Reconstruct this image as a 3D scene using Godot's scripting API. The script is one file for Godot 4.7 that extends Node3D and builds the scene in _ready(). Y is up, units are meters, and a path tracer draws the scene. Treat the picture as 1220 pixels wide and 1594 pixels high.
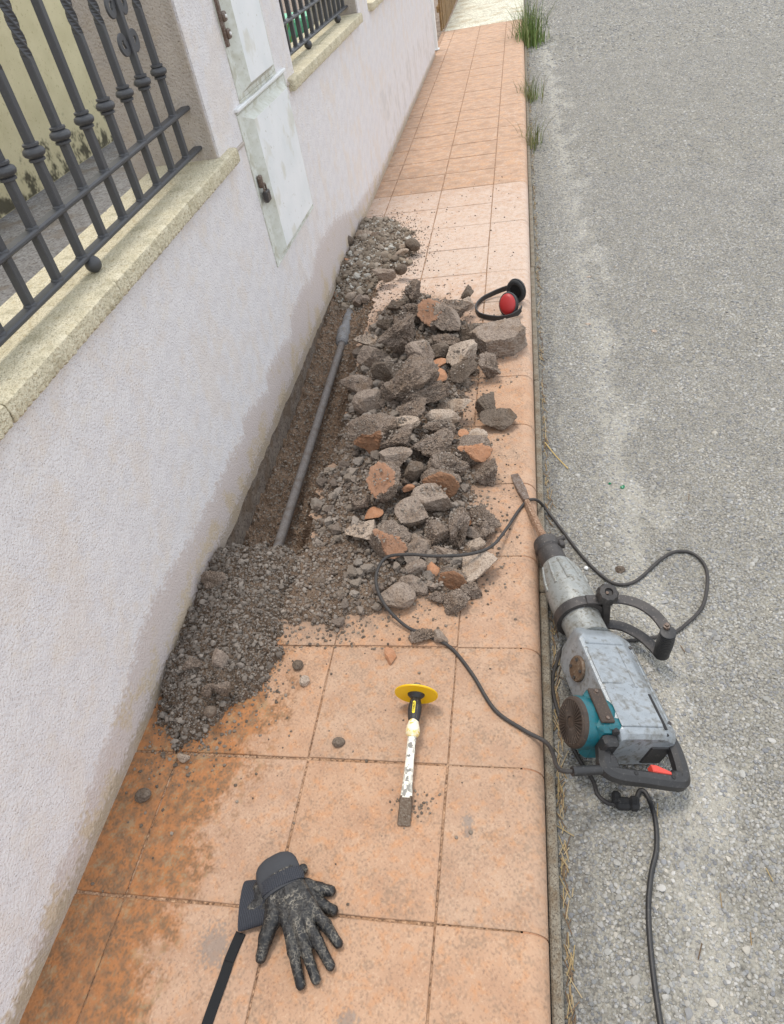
extends Node3D

const WALL_X := -0.947
const KERB_X := 0.064
const ROAD_Y := -0.09
const TILE := 0.335
const TRENCH_EDGE := [[-1.40, -0.64], [-1.58, -0.645], [-1.69, -0.672], [-1.90, -0.688], [-2.09, -0.655], [-2.30, -0.668], [-2.54, -0.69], [-2.88, -0.712], [-3.27, -0.70], [-3.49, -0.712], [-3.66, -0.74]]
const HEAP := [[-1.0, -1.53], [-0.99, -1.30], [-0.99, -1.10], [-0.965, -0.98], [-0.90, -0.88], [-0.84, -0.825], [-0.775, -0.845], [-0.745, -0.925], [-0.65, -1.00], [-0.635, -1.11], [-0.655, -1.22], [-0.665, -1.32], [-0.65, -1.45], [-0.69, -1.515], [-0.76, -1.53]]
const SOIL := [[-0.69, -1.26], [-0.70, -1.50], [-0.655, -1.60], [-0.685, -1.83], [-0.665, -2.10], [-0.69, -2.45], [-0.70, -2.75], [-0.66, -3.12], [-0.53, -3.32], [-0.40, -3.22], [-0.27, -3.02], [-0.16, -2.80], [-0.14, -2.60], [-0.19, -2.42], [-0.22, -2.22], [-0.20, -2.02], [-0.14, -1.88], [-0.13, -1.72], [-0.11, -1.56], [-0.11, -1.43], [-0.20, -1.33], [-0.33, -1.32], [-0.42, -1.24], [-0.50, -1.20], [-0.56, -1.20], [-0.65, -1.22]]
const GRAVEL := [[-1.0, -4.40], [-0.86, -4.40], [-0.75, -4.35], [-0.62, -4.13], [-0.56, -3.87], [-0.60, -3.60], [-0.70, -3.47], [-0.72, -3.25], [-0.80, -3.20], [-1.0, -3.2]]

var taken := {}
var rng := RandomNumberGenerator.new()
var fine_noise := FastNoiseLite.new()
var lump_noise := FastNoiseLite.new()
var M := {}
var bump := {}


# ---------- naming ----------
func numbered(called: String) -> String:
	var n: int = taken.get(called, 0)
	taken[called] = n + 1
	return called if n == 0 else "%s_%03d" % [called, n]


func tag(o: Node3D, label: String, category := "", group := "", kind := "") -> Node3D:
	if label: o.set_meta("label", label)
	if category: o.set_meta("category", category)
	if group: o.set_meta("group", group)
	if kind: o.set_meta("kind", kind)
	return o


func thing(called: String, label: String, category: String, at := Vector3.ZERO, group := "") -> Node3D:
	var o := Node3D.new()
	o.name = numbered(called)
	add_child(o, true)
	o.position = at
	tag(o, label, category, group)
	return o


func part(parent: Node3D, called: String, mesh: Mesh, material: Material, at := Vector3.INF) -> MeshInstance3D:
	# shapes are laid out in metres of the place; the node is moved back by its parent's position
	var o := MeshInstance3D.new()
	o.name = called
	o.mesh = mesh
	if material: o.material_override = material
	parent.add_child(o, true)
	if at != Vector3.INF:
		o.position = at
	elif parent.get_parent() == self and parent is Node3D and not parent is MeshInstance3D:
		o.position = -parent.position
	return o


func single(called: String, mesh: Mesh, material: Material, label: String, category: String, group := "", kind := "") -> MeshInstance3D:
	var o := MeshInstance3D.new()
	o.name = numbered(called)
	o.mesh = mesh
	if material: o.material_override = material
	add_child(o, true)
	tag(o, label, category, group, kind)
	return o


func structure(called: String, mesh: Mesh, material: Material) -> MeshInstance3D:
	return single(called, mesh, material, "", "", "", "structure")


# ---------- shapes: soups of triangles, clockwise seen from outside ----------
func tri(s: PackedVector3Array, a: Vector3, b: Vector3, c: Vector3, n: Vector3) -> void:
	s.append(a)
	if (c - a).cross(b - a).dot(n) >= 0.0:
		s.append(b); s.append(c)
	else:
		s.append(c); s.append(b)


func quad(s: PackedVector3Array, a: Vector3, b: Vector3, c: Vector3, d: Vector3, n: Vector3) -> void:
	tri(s, a, b, c, n)
	tri(s, a, c, d, n)


func oriented(s: PackedVector3Array) -> PackedVector3Array:
	var vol := 0.0
	for i in range(0, s.size(), 3):
		vol += s[i].dot(s[i + 1].cross(s[i + 2]))
	if vol > 0.0:
		for i in range(0, s.size(), 3):
			var t := s[i + 1]
			s[i + 1] = s[i + 2]
			s[i + 2] = t
	return s


func moved(s: PackedVector3Array, xf: Transform3D) -> PackedVector3Array:
	return oriented(xf * s)


func box(c: Vector3, size: Vector3, bevel := 0.002, turn := Basis()) -> PackedVector3Array:
	var s := PackedVector3Array()
	var h := size / 2
	var b := minf(bevel, minf(h.x, minf(h.y, h.z)) * 0.9)
	var p := {}
	for x in [-1, 1]:
		for y in [-1, 1]:
			for z in [-1, 1]:
				var k := Vector3(x, y, z)
				var e := k * h
				p[k] = [Vector3(e.x, e.y - y * b, e.z - z * b), Vector3(e.x - x * b, e.y, e.z - z * b), Vector3(e.x - x * b, e.y - y * b, e.z)]
				tri(s, p[k][0], p[k][1], p[k][2], k)
	for a in 3:
		var u := (a + 1) % 3
		var w := (a + 2) % 3
		for sa in [-1, 1]:
			var n := Vector3.ZERO
			n[a] = sa
			var q := []
			for uw in [[-1, -1], [1, -1], [1, 1], [-1, 1]]:
				var k := Vector3.ZERO
				k[a] = sa; k[u] = uw[0]; k[w] = uw[1]
				q.append(p[k][a])
			quad(s, q[0], q[1], q[2], q[3], n)
			for su in [-1, 1]:
				var k0 := Vector3.ZERO
				k0[a] = sa; k0[u] = su; k0[w] = -1
				var k1 := k0
				k1[w] = 1
				quad(s, p[k0][a], p[k1][a], p[k1][u], p[k0][u], k0 + k1)
	return Transform3D(turn, c) * s


func loft(rings: Array, closed_ends := true) -> PackedVector3Array:
	var s := PackedVector3Array()
	for i in rings.size() - 1:
		var a: PackedVector3Array = rings[i]
		var b: PackedVector3Array = rings[i + 1]
		for j in a.size():
			var k := (j + 1) % a.size()
			s.append_array([a[j], b[j], b[k], a[j], b[k], a[k]])
	if closed_ends:
		for e in [0, rings.size() - 1]:
			var r: PackedVector3Array = rings[e]
			var m := Vector3.ZERO
			for q in r: m += q
			m /= r.size()
			for j in r.size():
				var k := (j + 1) % r.size()
				if e == 0:
					s.append_array([m, r[j], r[k]])
				else:
					s.append_array([m, r[k], r[j]])
	return oriented(s)


func lathe(profile: Array, seg := 32, xf := Transform3D()) -> PackedVector3Array:
	var rings := []
	for p in profile:
		var r := PackedVector3Array()
		for j in seg:
			var t := TAU * j / seg
			r.append(Vector3(cos(t) * maxf(p[0], 0.00005), p[1], sin(t) * maxf(p[0], 0.00005)))
		rings.append(r)
	return moved(loft(rings), xf)


func smooth_path(pts: Array, per := 8) -> PackedVector3Array:
	var o := PackedVector3Array()
	for i in pts.size() - 1:
		var a: Vector3 = pts[maxi(i - 1, 0)]
		var b: Vector3 = pts[i]
		var c: Vector3 = pts[i + 1]
		var d: Vector3 = pts[mini(i + 2, pts.size() - 1)]
		for k in per:
			o.append(b.cubic_interpolate(c, a, d, float(k) / per))
	o.append(pts[-1])
	return o


func sweep(path: PackedVector3Array, section: PackedVector2Array, up := Vector3.UP, scales := []) -> PackedVector3Array:
	var rings := []
	var u := up
	for i in path.size():
		var t := (path[mini(i + 1, path.size() - 1)] - path[maxi(i - 1, 0)]).normalized()
		var x: Vector3 = u.cross(t)
		if x.length() < 0.05:
			x = Vector3.RIGHT.cross(t)
		x = x.normalized()
		var y := t.cross(x).normalized()
		if scales.size(): u = y
		var k: float = scales[i] if scales.size() > 1 else 1.0
		var r := PackedVector3Array()
		for q in section:
			r.append(path[i] + (x * q.x + y * q.y) * k)
		rings.append(r)
	return loft(rings)


func disc_section(r: float, seg := 10, flat := 1.0) -> PackedVector2Array:
	var o := PackedVector2Array()
	for j in seg:
		o.append(Vector2(cos(TAU * j / seg), sin(TAU * j / seg) * flat) * r)
	return o


func rect_section(w: float, h: float, b := 0.001) -> PackedVector2Array:
	var x := w / 2
	var y := h / 2
	return PackedVector2Array([Vector2(x, -y + b), Vector2(x, y - b), Vector2(x - b, y), Vector2(-x + b, y), Vector2(-x, y - b), Vector2(-x, -y + b), Vector2(-x + b, -y), Vector2(x - b, -y)])


func tube(pts: Array, r: float, seg := 10, per := 8) -> PackedVector3Array:
	return sweep(smooth_path(pts, per), disc_section(r, seg), Vector3.UP, [1.0])


func prism(poly: PackedVector2Array, y0: float, y1: float, bevel := 0.0, xf := Transform3D(), bottom := false) -> PackedVector3Array:
	# poly in (x, z)
	var s := PackedVector3Array()
	if Geometry2D.is_polygon_clockwise(poly):
		poly = poly.duplicate()
		poly.reverse()
	var n := poly.size()
	var top := PackedVector2Array()
	for i in n:
		if bevel <= 0.0:
			top.append(poly[i])
			continue
		var a := (poly[i] - poly[(i + n - 1) % n]).normalized()
		var b := (poly[(i + 1) % n] - poly[i]).normalized()
		var na := Vector2(-a.y, a.x)
		var nb := Vector2(-b.y, b.x)
		var m := (na + nb)
		m = m / maxf(m.length_squared() * 0.5, 0.3)
		var inside := poly[i] + m * bevel
		var outside := poly[i] - m * bevel
		top.append(inside if Geometry2D.is_point_in_polygon(inside, poly) or not Geometry2D.is_point_in_polygon(outside, poly) else outside)
	var idx := Geometry2D.triangulate_polygon(top)
	for i in range(0, idx.size(), 3):
		var a := top[idx[i]]
		var b := top[idx[i + 1]]
		var c := top[idx[i + 2]]
		tri(s, Vector3(a.x, y1, a.y), Vector3(b.x, y1, b.y), Vector3(c.x, y1, c.y), Vector3.UP)
		if bottom:
			tri(s, Vector3(a.x, y0, a.y), Vector3(b.x, y0, b.y), Vector3(c.x, y0, c.y), Vector3.DOWN)
	for i in n:
		var j := (i + 1) % n
		var e := poly[j] - poly[i]
		var out := Vector3(e.y, 0, -e.x)
		var mid := (poly[i] + poly[j]) / 2 + Vector2(e.y, -e.x).normalized() * 0.0005
		if Geometry2D.is_point_in_polygon(mid, poly): out = -out
		var yb := y1 - bevel
		quad(s, Vector3(poly[i].x, y0, poly[i].y), Vector3(poly[j].x, y0, poly[j].y), Vector3(poly[j].x, yb, poly[j].y), Vector3(poly[i].x, yb, poly[i].y), out)
		if bevel > 0.0:
			quad(s, Vector3(poly[i].x, yb, poly[i].y), Vector3(poly[j].x, yb, poly[j].y), Vector3(top[j].x, y1, top[j].y), Vector3(top[i].x, y1, top[i].y), out.normalized() + Vector3.UP)
	if xf == Transform3D():
		return s
	var o := xf * s
	if xf.basis.determinant() < 0.0:
		for i in range(0, o.size(), 3):
			var t := o[i + 1]
			o[i + 1] = o[i + 2]
			o[i + 2] = t
	return o


func commit(s: PackedVector3Array, angle := 38.0, uv2 = null, into: ArrayMesh = null) -> ArrayMesh:
	# normals are averaged over neighbours that turn by less than the angle
	var count := s.size() / 3
	var fn := PackedVector3Array()
	fn.resize(count)
	var unit := PackedVector3Array()
	unit.resize(count)
	var near := {}
	var limit := cos(deg_to_rad(angle))
	for t in count:
		var a := s[t * 3]
		fn[t] = (s[t * 3 + 2] - a).cross(s[t * 3 + 1] - a)
		unit[t] = fn[t].normalized()
		for k in 3:
			var key := Vector3i(s[t * 3 + k] * 20000.0)
			if near.has(key):
				near[key].append(t)
			else:
				near[key] = [t]
	var normals := PackedVector3Array()
	normals.resize(s.size())
	for t in count:
		for k in 3:
			var m := Vector3.ZERO
			for o in near[Vector3i(s[t * 3 + k] * 20000.0)]:
				if unit[o].dot(unit[t]) > limit:
					m += fn[o]
			normals[t * 3 + k] = m.normalized() if m.length_squared() > 1e-24 else Vector3.UP
	var arrays := []
	arrays.resize(Mesh.ARRAY_MAX)
	arrays[Mesh.ARRAY_VERTEX] = s
	arrays[Mesh.ARRAY_NORMAL] = normals
	if uv2 != null:
		var u := PackedVector2Array()
		u.resize(s.size())
		for i in s.size():
			u[i] = uv2.call(s[i])
		arrays[Mesh.ARRAY_TEX_UV2] = u
		arrays[Mesh.ARRAY_TEX_UV] = u
	var mesh := into if into else ArrayMesh.new()
	mesh.add_surface_from_arrays(Mesh.PRIMITIVE_TRIANGLES, arrays)
	return mesh


func joined(list: Array) -> PackedVector3Array:
	var s := PackedVector3Array()
	for a in list: s.append_array(a)
	return s


func heightfield(x0: float, x1: float, z0: float, z1: float, step: float, height: Callable, floor_y := -0.012) -> ArrayMesh:
	var nx := int((x1 - x0) / step) + 1
	var nz := int((z1 - z0) / step) + 1
	var v := PackedVector3Array()
	v.resize(nx * nz)
	for j in nz:
		for i in nx:
			var x := x0 + i * step
			var z := z0 + j * step
			v[j * nx + i] = Vector3(x, height.call(x, z), z)
	var n := PackedVector3Array()
	n.resize(nx * nz)
	for j in nz:
		for i in nx:
			var dx := v[j * nx + mini(i + 1, nx - 1)] - v[j * nx + maxi(i - 1, 0)]
			var dz := v[mini(j + 1, nz - 1) * nx + i] - v[maxi(j - 1, 0) * nx + i]
			n[j * nx + i] = dz.cross(dx).normalized()
	var idx := PackedInt32Array()
	for j in nz - 1:
		for i in nx - 1:
			var a := j * nx + i
			if maxf(maxf(v[a].y, v[a + 1].y), maxf(v[a + nx].y, v[a + nx + 1].y)) < floor_y:
				continue
			idx.append_array([a, a + 1, a + nx + 1, a, a + nx + 1, a + nx])
	var arrays := []
	arrays.resize(Mesh.ARRAY_MAX)
	arrays[Mesh.ARRAY_VERTEX] = v
	arrays[Mesh.ARRAY_NORMAL] = n
	arrays[Mesh.ARRAY_INDEX] = idx
	var m := ArrayMesh.new()
	m.add_surface_from_arrays(Mesh.PRIMITIVE_TRIANGLES, arrays)
	return m


func inside_by(p: Vector2, poly: Array) -> float:
	# distance to the outline, positive inside
	var d := 9.0
	var odd := false
	var n := poly.size()
	for i in n:
		var a := Vector2(poly[i][0], poly[i][1])
		var b := Vector2(poly[(i + 1) % n][0], poly[(i + 1) % n][1])
		d = minf(d, p.distance_to(Geometry2D.get_closest_point_to_segment(p, a, b)))
		if (a.y > p.y) != (b.y > p.y) and p.x < (b.x - a.x) * (p.y - a.y) / (b.y - a.y) + a.x:
			odd = not odd
	return d if odd else -d


func along(table: Array, z: float) -> float:
	for i in table.size() - 1:
		if z <= table[i][0] and z >= table[i + 1][0]:
			return lerpf(table[i][1], table[i + 1][1], (table[i][0] - z) / (table[i][0] - table[i + 1][0]))
	return table[0][1] if z > table[0][0] else table[-1][1]


# ---------- stones ----------
func ball(level: int) -> Array:
	var t := (1.0 + sqrt(5.0)) / 2.0
	var v: Array = []
	for q in [[-1, t, 0], [1, t, 0], [-1, -t, 0], [1, -t, 0], [0, -1, t], [0, 1, t], [0, -1, -t], [0, 1, -t], [t, 0, -1], [t, 0, 1], [-t, 0, -1], [-t, 0, 1]]:
		v.append(Vector3(q[0], q[1], q[2]).normalized())
	var f := [[0, 11, 5], [0, 5, 1], [0, 1, 7], [0, 7, 10], [0, 10, 11], [1, 5, 9], [5, 11, 4], [11, 10, 2], [10, 7, 6], [7, 1, 8], [3, 9, 4], [3, 4, 2], [3, 2, 6], [3, 6, 8], [3, 8, 9], [4, 9, 5], [2, 4, 11], [6, 2, 10], [8, 6, 7], [9, 8, 1]]
	for l in level:
		var mid := {}
		var g := []
		for q in f:
			var m := []
			for k in 3:
				var a: int = q[k]
				var b: int = q[(k + 1) % 3]
				var key := Vector2i(mini(a, b), maxi(a, b))
				if not mid.has(key):
					mid[key] = v.size()
					v.append(((v[a] + v[b]) / 2).normalized())
				m.append(mid[key])
			g.append_array([[q[0], m[0], m[2]], [q[1], m[1], m[0]], [q[2], m[2], m[1]], [m[0], m[1], m[2]]])
		f = g
	return [v, f]


func rock(seed_no: int, level: int, planes: int, near: float, coarse: float, rough: float, fixed := [], angle := 32.0) -> ArrayMesh:
	# a ball cut by broken faces; face 0 of fixed becomes a second surface
	var r := RandomNumberGenerator.new()
	r.seed = seed_no
	var cuts := []
	for q in fixed: cuts.append(q)
	for i in planes:
		cuts.append([Vector3(r.randfn(), r.randfn(), r.randfn()).normalized(), r.randf_range(near, near + 0.20)])
	var b := ball(level)
	var off := Vector3(seed_no * 7.3, seed_no * 3.1, seed_no * 5.7)
	var v := PackedVector3Array()
	var on_first := PackedByteArray()
	for d: Vector3 in b[0]:
		var far := 0.56
		var which := -1
		for i in cuts.size():
			var k: float = d.dot(cuts[i][0])
			if k > 0.05 and cuts[i][1] / k < far:
				far = cuts[i][1] / k
				which = i
		var p := d * far
		var skin := 1.0 if which != 0 or fixed.is_empty() else 0.35
		far += lump_noise.get_noise_3dv(p * 60.0 + off) * coarse * skin
		far += lump_noise.get_noise_3dv(p * 190.0 + off) * rough * skin
		far += fine_noise.get_noise_3dv(p * 420.0 + off) * rough * 0.8 * skin
		v.append(d * far)
		on_first.append(1 if not fixed.is_empty() and p.dot(cuts[0][0]) > cuts[0][1] - 0.055 - lump_noise.get_noise_3dv(p * 90.0 + off) * 0.10 else 0)
	var lo := v[0]
	var hi := v[0]
	for p in v:
		lo = lo.min(p)
		hi = hi.max(p)
	for i in v.size():
		v[i] = (v[i] - (lo + hi) / 2) / (hi - lo)
	var body := PackedVector3Array()
	var face := PackedVector3Array()
	for q in b[1]:
		var first: int = on_first[q[0]] + on_first[q[1]] + on_first[q[2]]
		var s := face if first >= 2 else body
		var c := (v[q[0]] + v[q[1]] + v[q[2]])
		if first >= 2:
			tri(face, v[q[0]], v[q[1]], v[q[2]], c)
		else:
			tri(body, v[q[0]], v[q[1]], v[q[2]], c)
	var m := commit(body, angle)
	if face.size():
		commit(face, angle, null, m)
	return m


func scatter(called: String, label: String, category: String, mesh: Mesh, material: Material, spots: Array, tints: Array, flat := 0.75) -> MultiMeshInstance3D:
	# spots: [position, size]; tints are linear colours
	var mm := MultiMesh.new()
	mm.transform_format = MultiMesh.TRANSFORM_3D
	mm.use_colors = true
	mm.mesh = mesh
	mm.instance_count = spots.size()
	var buf := PackedFloat32Array()
	buf.resize(spots.size() * 16)
	var at := 0
	for q in spots:
		var s: float = q[1]
		var e := Basis.from_euler(Vector3(rng.randf_range(-0.5, 0.5), rng.randf() * TAU, rng.randf_range(-0.5, 0.5)))
		var bs := e * Basis.from_scale(Vector3(s * rng.randf_range(0.75, 1.25), s * flat * rng.randf_range(0.8, 1.2), s * rng.randf_range(0.75, 1.25)))
		var p: Vector3 = q[0]
		var c: Color = tints[rng.randi() % tints.size()]
		var k: float = rng.randf_range(0.82, 1.15) * (q[2] if q.size() > 2 else 1.0)
		buf[at] = bs.x.x; buf[at + 1] = bs.y.x; buf[at + 2] = bs.z.x; buf[at + 3] = p.x
		buf[at + 4] = bs.x.y; buf[at + 5] = bs.y.y; buf[at + 6] = bs.z.y; buf[at + 7] = p.y
		buf[at + 8] = bs.x.z; buf[at + 9] = bs.y.z; buf[at + 10] = bs.z.z; buf[at + 11] = p.z
		buf[at + 12] = c.r * k; buf[at + 13] = c.g * k; buf[at + 14] = c.b * k; buf[at + 15] = 1.0
		at += 16
	mm.buffer = buf
	var o := MultiMeshInstance3D.new()
	o.name = numbered(called)
	o.multimesh = mm
	o.material_override = material
	add_child(o, true)
	tag(o, label, category, "", "stuff")
	return o


# ---------- surfaces ----------
func noise_bytes(n: int, freq: float, seed_no: int, cell := -1, octaves := 3) -> PackedByteArray:
	var f := FastNoiseLite.new()
	f.seed = seed_no
	f.frequency = freq
	if cell >= 0:
		f.noise_type = FastNoiseLite.TYPE_CELLULAR
		f.cellular_return_type = cell
		f.fractal_type = FastNoiseLite.FRACTAL_NONE
	else:
		return wrapped_noise(n, freq, seed_no, octaves)
	var im := f.get_seamless_image(n, n)
	im.convert(Image.FORMAT_L8)
	return im.get_data()


func wrapped_noise(n: int, freq: float, seed_no: int, octaves: int) -> PackedByteArray:
	# random lattices enlarged smoothly, with their edges repeated, so that the picture tiles without a seam
	var r := RandomNumberGenerator.new()
	r.seed = seed_no * 977 + 13
	var sum := PackedFloat32Array()
	sum.resize(n * n)
	var cells := 1 << int(round(log(n * freq) / log(2.0)))
	var amp := 1.0
	for o in octaves:
		if cells * 2 > n: break
		var pad := 4
		var lattice := PackedByteArray()
		for i in cells * cells: lattice.append(r.randi() % 256)
		var wide := cells + pad * 2
		var rows := PackedByteArray()
		rows.resize(wide * wide)
		for y in wide:
			for x in wide:
				rows[y * wide + x] = lattice[posmod(y - pad, cells) * cells + posmod(x - pad, cells)]
		var im := Image.create_from_data(wide, wide, false, Image.FORMAT_L8, rows)
		var k := n / cells
		im.resize(wide * k, wide * k, Image.INTERPOLATE_CUBIC)
		var d := im.get_region(Rect2i(pad * k, pad * k, n, n)).get_data()
		for i in n * n: sum[i] += d[i] * amp
		amp *= 0.5
		cells *= 2
	var lo := 1e9
	var hi := -1e9
	for v in sum:
		lo = minf(lo, v)
		hi = maxf(hi, v)
	var out := PackedByteArray()
	out.resize(n * n)
	for i in n * n: out[i] = int((sum[i] - lo) / (hi - lo) * 255.0)
	return out


func picture(w: int, h: int, pixel: Callable, alpha := false) -> ImageTexture:
	var step := 4 if alpha else 3
	var o := PackedByteArray()
	o.resize(w * h * step)
	var at := 0
	for i in w * h:
		var c: Color = pixel.call(i)
		o[at] = c.r8; o[at + 1] = c.g8; o[at + 2] = c.b8
		if alpha: o[at + 3] = c.a8
		at += step
	return ImageTexture.create_from_image(Image.create_from_data(w, h, false, Image.FORMAT_RGBA8 if alpha else Image.FORMAT_RGB8, o))


func grey(n: int, data: PackedByteArray) -> ImageTexture:
	return ImageTexture.create_from_image(Image.create_from_data(n, n, false, Image.FORMAT_L8, data))


func mat(key: String, tex: Texture2D, metres: float, rough: float, tint := Color.WHITE, bump_tex: Texture2D = null, bump_cm := 0.0, metallic := 0.0) -> StandardMaterial3D:
	var m := StandardMaterial3D.new()
	m.resource_name = key
	m.albedo_color = tint
	m.roughness = rough
	m.metallic = metallic
	m.uv1_triplanar = true
	m.uv1_world_triplanar = true
	m.uv1_scale = Vector3.ONE / metres
	if tex: m.albedo_texture = tex
	if bump_tex:
		m.heightmap_enabled = true
		m.heightmap_texture = bump_tex
		m.heightmap_scale = bump_cm
	M[key] = m
	return m


func with_detail(m: StandardMaterial3D, tex: Texture2D) -> void:
	m.detail_enabled = true
	m.detail_albedo = tex
	m.detail_uv_layer = BaseMaterial3D.DETAIL_UV_2
	m.detail_blend_mode = BaseMaterial3D.BLEND_MODE_MIX


func make_materials() -> void:
	fine_noise.seed = 11
	fine_noise.frequency = 0.05
	fine_noise.fractal_octaves = 3
	lump_noise.seed = 5
	lump_noise.frequency = 0.02
	lump_noise.fractal_octaves = 3
	var n := 512
	var k := n * n
	var a := noise_bytes(n, 0.16, 1)
	var b := noise_bytes(n, 0.02, 2)
	var c := noise_bytes(n, 0.07, 3)
	var cell := noise_bytes(n, 0.11, 4, FastNoiseLite.RETURN_CELL_VALUE)
	var edge := noise_bytes(n, 0.11, 4, FastNoiseLite.RETURN_DISTANCE)
	var tiny := noise_bytes(n, 0.34, 6, -1, 2)
	var streak := noise_bytes(n, 0.012, 9, -1, 4)
	bump.fine = grey(n, tiny)
	bump.mid = grey(n, a)
	bump.soft = grey(n, c)
	var pebbly := PackedByteArray()
	pebbly.resize(k)
	for i in k:
		pebbly[i] = clampi(255 - edge[i] + (tiny[i] - 128) / 4, 0, 255)
	bump.pebbly = grey(n, pebbly)
	# stamped concrete paving: orange sand grain with dark and pale specks
	var tile_tex := picture(n, n, func(i):
		var t := Color(0.66, 0.525, 0.43).lerp(Color(0.725, 0.60, 0.505), b[i] / 255.0)
		t = t.lerp(Color(0.72, 0.54, 0.405), clampf((c[i] - 128) / 110.0, 0.0, 0.8))
		var g := (tiny[i] - 128) / 128.0
		t = t.lerp(Color(0.44, 0.36, 0.31), clampf(-g * 1.3 - 0.52, 0.0, 0.32))
		t = t.lerp(Color(0.79, 0.685, 0.595), clampf(g * 1.3 - 0.5, 0.0, 0.35))
		return t.lerp(Color(0.43, 0.36, 0.31), clampf((a[i] - 186) / 90.0, 0.0, 0.22)))
	var stucco_tex := picture(n, n, func(i):
		var t := Color(0.825, 0.812, 0.818).lerp(Color(0.865, 0.852, 0.852), b[i] / 255.0)
		t = t.lerp(Color(0.845, 0.815, 0.785), clampf((streak[i] - 160) / 140.0, 0.0, 0.5))
		return t.lerp(Color(0.50, 0.46, 0.44), clampf((tiny[i] - 192) / 40.0, 0.0, 0.6)))
	var soil_tex := picture(n, n, func(i):
		var t := Color(0.43, 0.365, 0.305).lerp(Color(0.585, 0.515, 0.45), c[i] / 255.0)
		t = t.lerp(Color(0.34, 0.27, 0.21), clampf((b[i] - 140) / 150.0, 0.0, 0.6))
		t = t.lerp(Color(0.25, 0.21, 0.18), clampf((118 - tiny[i]) / 100.0, 0.0, 0.7))
		return t.lerp(Color(0.74, 0.70, 0.65), clampf((tiny[i] - 178) / 70.0, 0.0, 0.6)))
	var mortar_tex := picture(n, n, func(i):
		var t := Color(0.47, 0.42, 0.375).lerp(Color(0.61, 0.565, 0.525), clampf(c[i] / 170.0 - 0.25, 0.0, 1.0))
		t = t.lerp(Color(0.50, 0.42, 0.34), clampf((b[i] - 130) / 160.0, 0.0, 0.6))
		t = t.lerp(Color(0.24, 0.20, 0.175), clampf((112 - tiny[i]) / 90.0, 0.0, 0.7))
		return t.lerp(Color(0.76, 0.72, 0.68), clampf((tiny[i] - 172) / 90.0, 0.0, 0.55)))
	var concrete_tex := picture(n, n, func(i):
		var t := Color(0.54, 0.50, 0.465).lerp(Color(0.65, 0.615, 0.575), c[i] / 255.0)
		if cell[i] > 215: t = t.lerp(Color(0.72, 0.69, 0.65), clampf(0.9 - edge[i] / 150.0, 0.0, 0.75))
		elif cell[i] < 38: t = t.lerp(Color(0.33, 0.31, 0.30), clampf(0.9 - edge[i] / 150.0, 0.0, 0.75))
		t = t.lerp(Color(0.30, 0.26, 0.23), clampf((104 - tiny[i]) / 80.0, 0.0, 0.6))
		return t.lerp(Color(0.45, 0.37, 0.29), clampf((b[i] - 165) / 110.0, 0.0, 0.5)))
	var asphalt_tex := picture(n, n, func(i):
		var t := Color(0.50, 0.485, 0.455).lerp(Color(0.645, 0.625, 0.585), cell[i] / 255.0)
		t = t.lerp(Color(0.36, 0.35, 0.34), clampf((edge[i] - 120) / 90.0, 0.0, 0.75))
		return t.lerp(Color(0.68, 0.66, 0.61), clampf((b[i] - 140) / 220.0, 0.0, 0.4)))
	var coping_tex := picture(n, n, func(i):
		var t := Color(0.765, 0.725, 0.615).lerp(Color(0.83, 0.795, 0.70), b[i] / 255.0)
		t = t.lerp(Color(0.60, 0.525, 0.385), clampf((c[i] - 160) / 130.0, 0.0, 0.40))
		t = t.lerp(Color(0.45, 0.42, 0.33), clampf((104 - tiny[i]) / 90.0, 0.0, 0.5))
		return t.lerp(Color(0.55, 0.52, 0.42), clampf((streak[i] - 185) / 90.0, 0.0, 0.3)))
	var iron_tex := picture(256, 256, func(i):
		var j: int = (i / 256) * 512 + i % 256
		return Color(0.27, 0.275, 0.285).lerp(Color(0.34, 0.34, 0.345), b[j] / 255.0).lerp(Color(0.45, 0.43, 0.40), clampf((tiny[j] - 190) / 100.0, 0.0, 0.35)))
	var yellow_tex := picture(n, n, func(i): return Color(0.79, 0.745, 0.595).lerp(Color(0.845, 0.80, 0.655), b[i] / 255.0).lerp(Color(0.60, 0.54, 0.38), clampf((a[i] - 190) / 70.0, 0.0, 0.4)))
	var paint_tex := picture(n, n, func(i):
		var t := Color(0.83, 0.85, 0.855).lerp(Color(0.88, 0.89, 0.895), b[i] / 255.0)
		t = t.lerp(Color(0.74, 0.73, 0.66), clampf((streak[i] - 170) / 120.0, 0.0, 0.45))
		return t.lerp(Color(0.58, 0.56, 0.48), clampf((a[i] - 205) / 60.0, 0.0, 0.5)))
	var grime_tex := picture(n, n, func(i):
		var t := Color(0.82, 0.84, 0.825).lerp(Color(0.745, 0.76, 0.715), c[i] / 255.0)
		t = t.lerp(Color(0.60, 0.585, 0.50), clampf((b[i] - 150) / 150.0, 0.0, 0.5))
		return t.lerp(Color(0.50, 0.48, 0.40), clampf((a[i] - 190) / 70.0, 0.0, 0.5)))
	var scratch := PackedByteArray()
	scratch.resize(k)
	var sr := RandomNumberGenerator.new()
	sr.seed = 44
	for i in 420:
		var p := Vector2(sr.randf() * n, sr.randf() * n)
		var d := Vector2.from_angle(sr.randfn() * 0.5 + (0.6 if i % 3 else 2.0))
		for j in sr.randi_range(8, 60):
			scratch[posmod(int(p.y), n) * n + posmod(int(p.x), n)] = 120 + sr.randi() % 130
			p += d
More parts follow.
